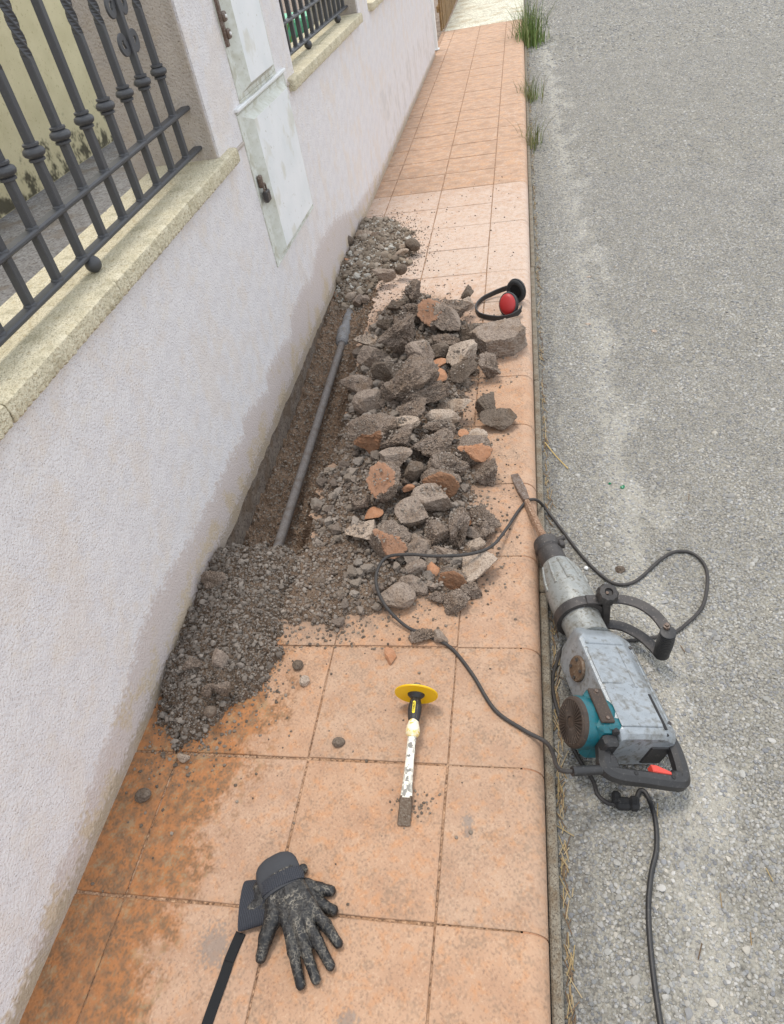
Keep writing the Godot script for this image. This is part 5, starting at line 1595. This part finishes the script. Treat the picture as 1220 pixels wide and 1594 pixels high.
	var guard := part(o, "cord_guard", commit(moved(sweep(smooth_path([Vector3(-0.110, 0.001, 1.072), Vector3(-0.15, 0.0, 1.074), Vector3(-0.19, -0.003, 1.075)], 6), disc_section(0.0105, 12), Vector3.UP), rx)), M.black, Z)
	# the cord, laid out in the place
	var start: Vector3 = o.transform * (rb * Vector3(-0.188, -0.003, 1.075))
	var pts := [start, start + Vector3(-0.03, -0.012, -0.012), Vector3(0.075, 0.010, -0.868), Vector3(0.02, 0.006, -0.905), Vector3(-0.049, 0.0055, -0.958), Vector3(-0.108, 0.0055, -1.059), Vector3(-0.171, 0.0055, -1.143), Vector3(-0.244, 0.010, -1.180), Vector3(-0.301, 0.016, -1.208), Vector3(-0.362, 0.045, -1.262), Vector3(-0.390, 0.070, -1.332), Vector3(-0.368, 0.088, -1.395), Vector3(-0.298, 0.094, -1.402), Vector3(-0.223, 0.090, -1.398), Vector3(-0.131, 0.075, -1.418), Vector3(-0.068, 0.055, -1.468), Vector3(-0.028, 0.022, -1.575), Vector3(0.005, 0.006, -1.668), Vector3(0.036, 0.004, -1.722), Vector3(0.066, -0.018, -1.748), Vector3(0.092, -0.070, -1.765), Vector3(0.133, -0.083, -1.692), Vector3(0.194, -0.083, -1.561), Vector3(0.245, -0.083, -1.478), Vector3(0.286, -0.083, -1.442), Vector3(0.341, -0.083, -1.454), Vector3(0.425, -0.083, -1.543), Vector3(0.475, -0.083, -1.572), Vector3(0.520, -0.083, -1.555), Vector3(0.540, -0.083, -1.489), Vector3(0.51, -0.083, -1.368), Vector3(0.457, -0.083, -1.30), Vector3(0.402, -0.083, -1.26), Vector3(0.28, -0.083, -1.235), Vector3(0.139, -0.083, -1.221), Vector3(0.104, -0.083, -1.157), Vector3(0.092, -0.083, -1.086), Vector3(0.106, -0.083, -1.001), Vector3(0.14, -0.083, -0.90), Vector3(0.174, -0.083, -0.835), Vector3(0.182, -0.083, -0.802), Vector3(0.201, -0.083, -0.783), Vector3(0.224, -0.082, -0.779)]
	var cord := part(o, "power_cord", commit(tube(pts, 0.0049, 9, 7)), M.rubber, Z)
	cord.transform = o.transform.affine_inverse()
	part(cord, "plug", commit(joined([box(Vector3(0.236, -0.078, -0.780), Vector3(0.034, 0.024, 0.026), 0.006), box(Vector3(0.222, -0.078, -0.792), Vector3(0.02, 0.022, 0.03), 0.006)])), M.black_matt, Z)
	var ext := thing("extension_cord", "black extension cord running along the road out of the picture", "cord", Vector3(0.26, ROAD_Y, -0.5))
	part(ext, "cable", commit(tube([Vector3(0.262, -0.080, -0.784), Vector3(0.276, -0.083, -0.815), Vector3(0.290, -0.083, -0.805), Vector3(0.300, -0.083, -0.755), Vector3(0.295, -0.083, -0.69), Vector3(0.276, -0.083, -0.632), Vector3(0.262, -0.083, -0.561), Vector3(0.257, -0.083, -0.47), Vector3(0.259, -0.083, -0.373), Vector3(0.268, -0.083, -0.25), Vector3(0.30, -0.083, -0.02)], 0.0056, 10, 8)), M.black)
	part(ext, "socket", commit(box(Vector3(0.259, -0.077, -0.781), Vector3(0.022, 0.026, 0.030), 0.006)), M.black_matt)


func build_chisel() -> void:
	var tip := Vector3(-0.238, 0.0045, -0.664)
	var y := (Vector3(-0.236, 0.0535, -0.968) - tip).normalized()
	var x := Vector3(1, 0, 0)
	var z := x.cross(y).normalized()
	x = y.cross(z)
	var o := thing("cold_chisel", "cold chisel with yellow hand guard and white chipped shaft on the tiles", "chisel", tip)
	o.basis = Basis(x, y, z)
	var Z := Vector3.ZERO
	var rings := []
	for q in [[0.0, 0.0142, 0.0008], [0.012, 0.0146, 0.0028], [0.055, 0.0138, 0.0058], [0.062, 0.0132, 0.0062]]:
		var r := PackedVector3Array()
		for e in [[1, -0.5], [1, 0.5], [0.85, 1], [-0.85, 1], [-1, 0.5], [-1, -0.5], [-0.85, -1], [0.85, -1]]: r.append(Vector3(e[0] * q[1], q[0], e[1] * q[2]))
		rings.append(r)
	part(o, "blade", commit(loft(rings), 30.0), M.blade, Z)
	rings = []
	for q in [[0.058, 0.0130, 0.0062], [0.085, 0.0112, 0.0072], [0.11, 0.0098, 0.0076], [0.205, 0.0092, 0.0080]]:
		var r := PackedVector3Array()
		for e in [[1, -0.6], [1, 0.6], [0.6, 1], [-0.6, 1], [-1, 0.6], [-1, -0.6], [-0.6, -1], [0.6, -1]]: r.append(Vector3(e[0] * q[1], q[0], e[1] * q[2]))
		rings.append(r)
	part(o, "shaft", commit(loft(rings), 30.0), M.chipped_white, Z)
	part(o, "paint_bulb", commit(lathe([[0.0, 0.196], [0.011, 0.197], [0.0158, 0.203], [0.0172, 0.211], [0.0155, 0.221], [0.0125, 0.232], [0.0118, 0.240], [0.0, 0.244]], 28)), M.dripped, Z)
	var flat := Transform3D(Basis.from_scale(Vector3(1.0, 1.0, 0.9)), Z)
	var grip := part(o, "grip", commit(lathe([[0.0, 0.234], [0.0128, 0.235], [0.0148, 0.246], [0.0168, 0.262], [0.0160, 0.276], [0.0128, 0.288], [0.0122, 0.293], [0.0205, 0.3005], [0.0215, 0.3045], [0.0, 0.3045]], 32, flat), 30.0), M.black, Z)
	for s in [-1.0, 1.0]:
		part(grip, "seam", commit(tube([Vector3(s * 0.0075, 0.240, 0.0108), Vector3(s * 0.0085, 0.262, 0.0130), Vector3(s * 0.0072, 0.286, 0.0103)], 0.0006, 6, 5)), M.steel, Z)
	var lab := part(o, "label", commit(joined([box(Vector3(0, 0.2655, 0.0148), Vector3(0.0068, 0.0245, 0.0016), 0.0005, Basis(Vector3.RIGHT, -0.03)), lathe([[0.0, 0.014], [0.0034, 0.014], [0.0034, 0.0155], [0.0, 0.0156]], 14, Transform3D(Basis(Vector3.RIGHT, PI / 2), Vector3(0, 0.2775, 0))), lathe([[0.0, 0.014], [0.0034, 0.014], [0.0034, 0.0156], [0.0, 0.0157]], 14, Transform3D(Basis(Vector3.RIGHT, PI / 2), Vector3(0, 0.2535, 0)))])), M.label_yellow, Z)
	var tm := TextMesh.new()
	tm.text = "STANLEY"
	var font := SystemFont.new()
	font.font_names = PackedStringArray(["Droid Sans"])
	font.font_weight = 700
	tm.font = font
	tm.font_size = 32
	tm.pixel_size = 0.0001775
	tm.depth = 0.0003
	var t := part(lab, "lettering", tm, M.webbing, Vector3(0, 0.2655, 0.01588))
	t.basis = Basis(Vector3(0, 1, 0), Vector3(-1, 0, 0), Vector3(0, 0, 1))
	part(o, "hand_guard", commit(lathe([[0.0, 0.3035], [0.045, 0.3035], [0.0515, 0.3022], [0.0532, 0.304], [0.0532, 0.3062], [0.050, 0.3078], [0.0, 0.3078]], 56)), M.yellow_plastic, Z)
	part(o, "striking_head", commit(lathe([[0.0, 0.305], [0.013, 0.306], [0.012, 0.326], [0.0095, 0.331], [0.0, 0.332]], 8)), M.steel, Z)


func blob(bones: Array, cell: float, k: float, wrinkle: float) -> ArrayMesh:
	# rounded bones melted into one skin: a field on a grid, meshed as surface nets
	var lo := Vector3.INF
	var hi := -Vector3.INF
	for b in bones:
		var r: float = maxf(b[2], b[3]) + cell * 3.0
		lo = lo.min(b[0].min(b[1]) - Vector3.ONE * r)
		hi = hi.max(b[0].max(b[1]) + Vector3.ONE * r)
	var n := Vector3i((hi - lo) / cell) + Vector3i.ONE * 2
	var nx := n.x
	var nxy := n.x * n.y
	var f := PackedFloat32Array()
	f.resize(nxy * n.z)
	for b in bones:
		var a: Vector3 = b[0]
		var ab: Vector3 = b[1] - a
		var l2 := maxf(ab.length_squared(), 1e-9)
		var ra: float = b[2]
		var rb: float = b[3]
		var reach := maxf(ra, rb) + 3.0 / k
		var p0 := Vector3i(((a.min(b[1]) - Vector3.ONE * reach - lo) / cell).max(Vector3.ZERO))
		var p1 := Vector3i((a.max(b[1]) + Vector3.ONE * reach - lo) / cell).min(n - Vector3i.ONE)
		for z in range(p0.z, p1.z + 1):
			for y in range(p0.y, p1.y + 1):
				for x in range(p0.x, p1.x + 1):
					var p := lo + Vector3(x, y, z) * cell - a
					var t := clampf(p.dot(ab) / l2, 0.0, 1.0)
					f[z * nxy + y * nx + x] += exp(-k * ((p - ab * t).length() - lerpf(ra, rb, t)))
	var index := {}
	var v := PackedVector3Array()
	var corners := [0, 1, nx, nx + 1, nxy, nxy + 1, nxy + nx, nxy + nx + 1]
	var spot := [Vector3(0, 0, 0), Vector3(1, 0, 0), Vector3(0, 1, 0), Vector3(1, 1, 0), Vector3(0, 0, 1), Vector3(1, 0, 1), Vector3(0, 1, 1), Vector3(1, 1, 1)]
	var edges := [[0, 1], [0, 2], [0, 4], [1, 3], [1, 5], [2, 3], [2, 6], [3, 7], [4, 5], [4, 6], [5, 7], [6, 7]]
	for z in n.z - 1:
		for y in n.y - 1:
			for x in n.x - 1:
				var at := z * nxy + y * nx + x
				var first := f[at] > 1.0
				var mixed := false
				for c in corners:
					if (f[at + c] > 1.0) != first:
						mixed = true
						break
				if not mixed: continue
				var m := Vector3.ZERO
				var cnt := 0
				for e in edges:
					var fa := f[at + corners[e[0]]]
					var fb := f[at + corners[e[1]]]
					if (fa > 1.0) != (fb > 1.0):
						var la := log(maxf(fa, 1e-6))
						var lb := log(maxf(fb, 1e-6))
						m += spot[e[0]].lerp(spot[e[1]], clampf(la / (la - lb), 0.02, 0.98))
						cnt += 1
				index[at] = v.size()
				v.append(lo + (Vector3(x, y, z) + m / cnt) * cell)
	var idx := PackedInt32Array()
	var axes := [[1, nx, nxy], [nx, nxy, 1], [nxy, 1, nx]]
	for at in index:
		for ax in axes:
			var in_a := f[at] > 1.0
			var in_b := f[at + ax[0]] > 1.0
			if in_a == in_b: continue
			var b: int = at - ax[1]
			var c: int = at - ax[1] - ax[2]
			var d: int = at - ax[2]
			if not (index.has(b) and index.has(c) and index.has(d)): continue
			if in_a:
				idx.append_array([index[at], index[c], index[b], index[at], index[d], index[c]])
			else:
				idx.append_array([index[at], index[b], index[c], index[at], index[c], index[d]])
	var nrm := PackedVector3Array()
	nrm.resize(v.size())
	for pass_no in 2:
		nrm.fill(Vector3.ZERO)
		for i in range(0, idx.size(), 3):
			var m := (v[idx[i + 2]] - v[idx[i]]).cross(v[idx[i + 1]] - v[idx[i]])
			for j in 3: nrm[idx[i + j]] += m
		for i in v.size():
			nrm[i] = nrm[i].normalized()
			if pass_no == 0:
				var w := 1.0 - absf(lump_noise.get_noise_3dv(v[i] * 3600.0)) * 3.0
				v[i] += nrm[i] * w * wrinkle
	var arrays := []
	arrays.resize(Mesh.ARRAY_MAX)
	arrays[Mesh.ARRAY_VERTEX] = v
	arrays[Mesh.ARRAY_NORMAL] = nrm
	arrays[Mesh.ARRAY_INDEX] = idx
	var mesh := ArrayMesh.new()
	mesh.add_surface_from_arrays(Mesh.PRIMITIVE_TRIANGLES, arrays)
	return mesh


func cuff(a: Vector3, b: Vector3, wa: float, wb: float, ta: float, tb: float, drop: float) -> PackedVector3Array:
	# a flattened sleeve, open and hollow at its far end
	var d := (b - a).normalized()
	var x := d.cross(Vector3.UP).normalized()
	var y := x.cross(d).normalized()
	var rings := []
	for q in [[0.0, 1.0], [0.25, 1.0], [0.5, 1.0], [0.75, 1.0], [0.96, 1.0], [1.0, 0.97], [0.99, 0.90], [0.8, 0.86], [0.5, 0.84]]:
		var t: float = q[0]
		var r := PackedVector3Array()
		for j in 28:
			var s := TAU * j / 28.0
			var fold := 1.0 + 0.05 * sin(s * 3.0 + t * 4.0)
			r.append(a.lerp(b, t) - Vector3(0, drop * t * t, 0) + x * cos(s) * lerpf(wa, wb, t) * q[1] * fold + y * sin(s) * lerpf(ta, tb, t) * q[1] * fold)
		rings.append(r)
	return loft(rings)


func folded_cuff(a: Vector3, b: Vector3, wide: float, thick: float) -> PackedVector3Array:
	# a soft cuff turned in on itself: it ends in a rounded roll with a crease across
	var d := (b - a).normalized()
	var x := d.cross(Vector3.UP).normalized()
	var y := x.cross(d).normalized()
	var rings := []
	for q in [[0.0, 0.92, 1.0], [0.2, 0.97, 1.0], [0.36, 0.99, 0.93], [0.42, 1.0, 0.84], [0.5, 1.0, 0.95], [0.66, 0.98, 1.0], [0.8, 0.90, 0.92], [0.9, 0.76, 0.76], [0.97, 0.52, 0.52], [1.0, 0.2, 0.2]]:
		var r := PackedVector3Array()
		for j in 32:
			var s := TAU * j / 32.0
			r.append(a.lerp(b, q[0]) + x * cos(s) * wide * q[1] + y * sin(s) * thick * q[2] * (1.0 + 0.05 * sin(s * 4.0 + q[0] * 5.0)))
		rings.append(r)
	return loft(rings)


func build_gloves() -> void:
	var o := thing("work_glove", "black coated work glove lying on top, fingers towards the viewer", "glove", Vector3(-0.43, 0.0, -0.46), "pair of work gloves")
	var w := Vector3(-0.478, 0.037, -0.532)
	var knuckle := [Vector3(-0.445, 0.036, -0.452), Vector3(-0.427, 0.038, -0.454), Vector3(-0.411, 0.037, -0.461), Vector3(-0.400, 0.034, -0.478)]
	var middle := [Vector3(-0.420, 0.029, -0.399), Vector3(-0.397, 0.029, -0.405), Vector3(-0.375, 0.029, -0.419), Vector3(-0.364, 0.027, -0.449)]
	var tips := [Vector3(-0.397, 0.0115, -0.349), Vector3(-0.369, 0.0115, -0.360), Vector3(-0.346, 0.0115, -0.385), Vector3(-0.338, 0.0115, -0.424)]
	var bones := []
	for i in 4:
		var side: Vector3 = w + (knuckle[i] - knuckle[1]) * 0.55
		bones.append([side, knuckle[i], 0.0160, 0.0135])
		bones.append([knuckle[i], middle[i], 0.0116, 0.0106])
		bones.append([middle[i], tips[i], 0.0106, 0.0092])
	bones.append([w + Vector3(-0.012, -0.004, 0.012), Vector3(-0.474, 0.029, -0.452), 0.0185, 0.0170])
	bones.append([Vector3(-0.474, 0.029, -0.452), Vector3(-0.483, 0.022, -0.418), 0.0160, 0.0140])
	bones.append([Vector3(-0.483, 0.022, -0.418), Vector3(-0.487, 0.0125, -0.386), 0.0128, 0.0105])
	bones.append([Vector3(-0.462, 0.034, -0.47), Vector3(-0.405, 0.036, -0.47), 0.013, 0.012])
	part(o, "hand", blob(bones, 0.0027, 480.0, 0.0007), M.glove)
	part(o, "cuff", commit(folded_cuff(w + Vector3(0.016, 0.001, 0.030), w + Vector3(-0.027, 0.001, -0.034), 0.046, 0.0175), 50.0), M.glove_lining)
	part(o, "cuff_hem", commit(cuff(w + Vector3(0.014, 0.001, 0.026), w + Vector3(0.001, 0.001, 0.003), 0.045, 0.0472, 0.0195, 0.0192, 0.0), 50.0), M.glove_cuff)
	var u := thing("work_glove", "black coated work glove lying underneath, ribbed cuff towards the wall", "glove", Vector3(-0.46, 0.0, -0.50), "pair of work gloves")
	bones = []
	var v := Vector3(-0.520, 0.0155, -0.486)
	var ends := [[Vector3(-0.425, 0.015, -0.522), Vector3(-0.397, 0.0125, -0.519), Vector3(-0.372, 0.0105, -0.518)], [Vector3(-0.418, 0.015, -0.500), Vector3(-0.388, 0.0125, -0.490), Vector3(-0.360, 0.0105, -0.482)], [Vector3(-0.424, 0.014, -0.480), Vector3(-0.40, 0.012, -0.462), Vector3(-0.388, 0.0105, -0.449)], [Vector3(-0.436, 0.013, -0.466), Vector3(-0.424, 0.011, -0.452), Vector3(-0.416, 0.010, -0.440)]]
	for e in ends:
		bones.append([v + (e[0] - Vector3(-0.42, 0.015, -0.492)) * 0.7, e[0], 0.0150, 0.0145])
		bones.append([e[0], e[1], 0.0135, 0.0125])
		bones.append([e[1], e[2], 0.0122, 0.0105])
	bones.append([v + Vector3(0.02, 0, -0.02), Vector3(-0.470, 0.0145, -0.535), 0.0145, 0.0140])
	bones.append([Vector3(-0.470, 0.0145, -0.535), Vector3(-0.441, 0.011, -0.556), 0.0132, 0.0105])
	part(u, "hand", blob(bones, 0.0027, 480.0, 0.0007), M.glove)
	part(u, "cuff", commit(cuff(v + Vector3(0.035, 0.0, 0.0), v + Vector3(-0.034, -0.001, 0.010), 0.042, 0.049, 0.0155, 0.0135, 0.0), 50.0), M.glove_cuff)
	var s := thing("strap", "flat black webbing strap lying below the gloves", "strap", Vector3(-0.56, 0.0, -0.36))
	var path := smooth_path([Vector3(-0.5445, 0.0022, -0.428), Vector3(-0.549, 0.0022, -0.405), Vector3(-0.5535, 0.0035, -0.376), Vector3(-0.556, 0.0028, -0.35), Vector3(-0.5645, 0.0022, -0.275), Vector3(-0.571, 0.0022, -0.17), Vector3(-0.578, 0.0022, -0.02)], 6)
	part(s, "webbing", commit(sweep(path, rect_section(0.0215, 0.0022, 0.0006), Vector3.UP)), M.webbing)
	part(s, "stitched_end", commit(sweep(smooth_path([Vector3(-0.5445, 0.0042, -0.428), Vector3(-0.549, 0.0042, -0.405), Vector3(-0.5535, 0.0055, -0.376)], 5), rect_section(0.0208, 0.0018, 0.0005), Vector3.UP)), M.webbing)


func build_ear_defenders() -> void:
	var o := thing("ear_defenders", "black ear defenders with a red cup lying on the tiles near the kerb", "ear defenders", Vector3(-0.08, 0, -3.08))
	part(o, "headband", commit(sweep(smooth_path([Vector3(-0.010, 0.052, -3.185), Vector3(-0.055, 0.036, -3.205), Vector3(-0.112, 0.021, -3.198), Vector3(-0.165, 0.015, -3.155), Vector3(-0.188, 0.0135, -3.085), Vector3(-0.172, 0.0135, -3.015), Vector3(-0.125, 0.0135, -2.975), Vector3(-0.06, 0.0145, -2.955), Vector3(-0.005, 0.020, -2.968), Vector3(0.018, 0.030, -2.992)], 6), rect_section(0.0075, 0.024, 0.002), Vector3(0.0, 1.0, 0.0)), 40.0), M.black)
	for q in [["front", Vector3(-0.036, 0.046, -3.018), Vector3(-0.34, 0.52, 0.78)], ["back", Vector3(0.000, 0.058, -3.128), Vector3(0.38, -0.05, -0.92)]]:
		var y: Vector3 = q[2].normalized()
		var x: Vector3 = y.cross(Vector3(-0.25, 1, 0)).normalized()
		var b := Basis(x, y, x.cross(y))
		var xf := Transform3D(b * Basis.from_scale(Vector3(0.86, 1.0, 1.08)), q[1])
		var c := part(o, "ear_cup", commit(lathe([[0.0, -0.004], [0.044, -0.004], [0.0505, -0.002], [0.0515, 0.004], [0.049, 0.010], [0.043, 0.012], [0.0, 0.012]], 36, xf)), M.black)
		part(c, "outer_shell", commit(lathe([[0.0, 0.006], [0.0445, 0.008], [0.0435, 0.014], [0.039, 0.021], [0.028, 0.0255], [0.012, 0.0275], [0.0, 0.028]], 36, xf)), M.red)
		var ring := []
		for i in 13:
			var t := TAU * i / 12.0
			ring.append([0.040 + cos(t) * 0.0105, -0.012 + sin(t) * 0.0095])
		part(c, "cushion", commit(lathe(ring, 36, xf)), M.black_matt)
		part(c, "foam_pad", commit(lathe([[0.0, -0.010], [0.036, -0.010], [0.036, -0.004], [0.0, -0.003]], 28, xf)), M.black_matt)
	part(o, "pivot_arm", commit(sweep(smooth_path([Vector3(-0.085, 0.020, -2.956), Vector3(-0.03, 0.026, -2.952), Vector3(0.012, 0.036, -2.975), Vector3(0.022, 0.044, -2.995)], 5), rect_section(0.006, 0.012, 0.0015), Vector3.UP), 40.0), M.black)


func build_small_things() -> void:
	tuft("grass_tuft", "tall green grass tuft at the far end of the kerb", Vector3(0.13, ROAD_Y, -9.9), 420, 0.52, 0.28, [Color(0.14, 0.22, 0.05), Color(0.19, 0.27, 0.07), Color(0.11, 0.17, 0.045), Color(0.32, 0.33, 0.14)], 0.0042)
	tuft("grass_tuft", "middle green grass tuft growing from the kerb joint", Vector3(0.098, ROAD_Y, -7.25), 120, 0.25, 0.17, [Color(0.17, 0.22, 0.06), Color(0.23, 0.26, 0.09), Color(0.36, 0.31, 0.16)], 0.0032)
	tuft("grass_tuft", "small dry yellowish grass tuft nearest along the kerb joint", Vector3(0.096, ROAD_Y, -5.85), 80, 0.27, 0.15, [Color(0.17, 0.20, 0.05), Color(0.30, 0.27, 0.11), Color(0.36, 0.30, 0.15), Color(0.14, 0.17, 0.04)], 0.0028)
	var flake := rock(410, 1, 6, 0.34, 0.1, 0.05)
	for q in [["white chalky flake on the road, far one of the scatter", 0.352, -3.52, 0.024], ["white chalky smudge of crumbs on the road, nearest the kerb", 0.315, -3.03, 0.026], ["white chalky flake on the road, farthest from the kerb", 0.585, -2.92, 0.030]]:
		var o := single("plaster_flake", flake, M.concrete_pale, q[0], "plaster flake", "white plaster flakes on the road")
		o.transform = Transform3D(Basis(Vector3.UP, q[1] * 9.0) * Basis.from_scale(Vector3(q[3], 0.004, q[3] * 0.75)), Vector3(q[1], ROAD_Y + 0.003, q[2]))
	for q in [["dark green glass shard on the road above the cable bend, larger one", 0.348, -1.88, 0.017], ["dark green glass shard on the road above the cable bend, smaller one", 0.308, -1.90, 0.010]]:
		var o := single("glass_shard", rock(420, 1, 7, 0.3, 0.02, 0.0), M.green_glass, q[0], "glass shard", "green glass shards on the road")
		o.transform = Transform3D(Basis.from_euler(Vector3(0.2, q[1] * 20.0, 0.15)) * Basis.from_scale(Vector3(q[3], 0.005, q[3] * 0.8)), Vector3(q[1], ROAD_Y + 0.004, q[2]))
	var peb := single("pebble", rock(383, 3, 5, 0.42, 0.05, 0.01, [], 50.0), M.white_plastic, "round white pebble on the road beside the hammer's nose", "pebble")
	peb.transform = Transform3D(Basis.from_scale(Vector3(0.014, 0.011, 0.013)), Vector3(0.204, ROAD_Y + 0.006, -1.508))
	var lump := single("dirt_clod", rock(104, 3, 7, 0.36, 0.13, 0.08), M.concrete_dark, "dark dirt clod on the road inside the cable bend", "clod")
	lump.transform = Transform3D(Basis.from_scale(Vector3(0.03, 0.016, 0.026)), Vector3(0.302, ROAD_Y + 0.007, -1.50))
	var straw := single("straw_stalk", commit(tube([Vector3(0.100, -0.080, -2.14), Vector3(0.135, -0.081, -2.06), Vector3(0.175, -0.083, -1.985)], 0.0022, 6, 4)), null, "long pale straw stalk sticking out of the gutter onto the road", "straw")
	straw.material_override = M.straw


func _ready() -> void:
	# camera
	var cam := Camera3D.new()
	cam.name = "camera"
	cam.keep_aspect = Camera3D.KEEP_HEIGHT
	cam.fov = 71.915
	cam.near = 0.05
	cam.far = 600.0
	add_child(cam)
	cam.transform = Transform3D(Basis(Vector3(0.979024, -0.155856, -0.131230), Vector3(0.027710, 0.739954, -0.672086), Vector3(0.201853, 0.654352, 0.728752)), Vector3(0.06617, 1.51863, 0.0))
	cam.current = true
	# bright overcast sky
	var env := Environment.new()
	env.background_mode = Environment.BG_SKY
	var sky := Sky.new()
	var sm := ProceduralSkyMaterial.new()
	sm.sky_top_color = Color(0.84, 0.87, 0.91)
	sm.sky_horizon_color = Color(0.94, 0.955, 0.97)
	sm.sky_curve = 0.3
	sm.ground_bottom_color = Color(0.42, 0.40, 0.38)
	sm.ground_horizon_color = Color(0.55, 0.54, 0.52)
	sky.sky_material = sm
	env.sky = sky
	env.background_energy_multiplier = 1.36
	env.tonemap_mode = Environment.TONE_MAPPER_LINEAR
	env.tonemap_exposure = 1.42
	env.sdfgi_enabled = true
	env.ssao_enabled = true
	env.ssil_enabled = true
	var we := WorldEnvironment.new()
	we.name = "environment"
	we.environment = env
	add_child(we)
	var sun := DirectionalLight3D.new()
	sun.name = "sun"
	sun.light_color = Color(1.0, 0.97, 0.93)
	sun.light_energy = 0.5
	sun.light_angular_distance = 16.0
	sun.shadow_enabled = true
	add_child(sun)
	sun.look_at_from_position(Vector3(-0.12, 1.0, -0.22), Vector3.ZERO, Vector3.FORWARD)

	rng.seed = 20240
	make_materials()
	mat("gear_plate", M.rust.albedo_texture, 0.12, 0.6, Color(0.86, 0.84, 0.80), bump.fine, 0.05, 0.3)
	mat("straw", null, 1.0, 0.8, Color(0.70, 0.60, 0.38))
	print("materials ", Time.get_ticks_msec())
	build_ground()
	build_pavement()
	build_wall()
	print("setting ", Time.get_ticks_msec())
	build_earth()
	build_road_stones()
	print("earth ", Time.get_ticks_msec())
	build_railings()
	build_cabinets()
	build_pipe()
	print("railings ", Time.get_ticks_msec())
	build_rubble()
	print("rubble ", Time.get_ticks_msec())
	build_hammer()
	build_chisel()
	build_gloves()
	print("gloves ", Time.get_ticks_msec())
	build_ear_defenders()
	build_small_things()
	print("done ", Time.get_ticks_msec())
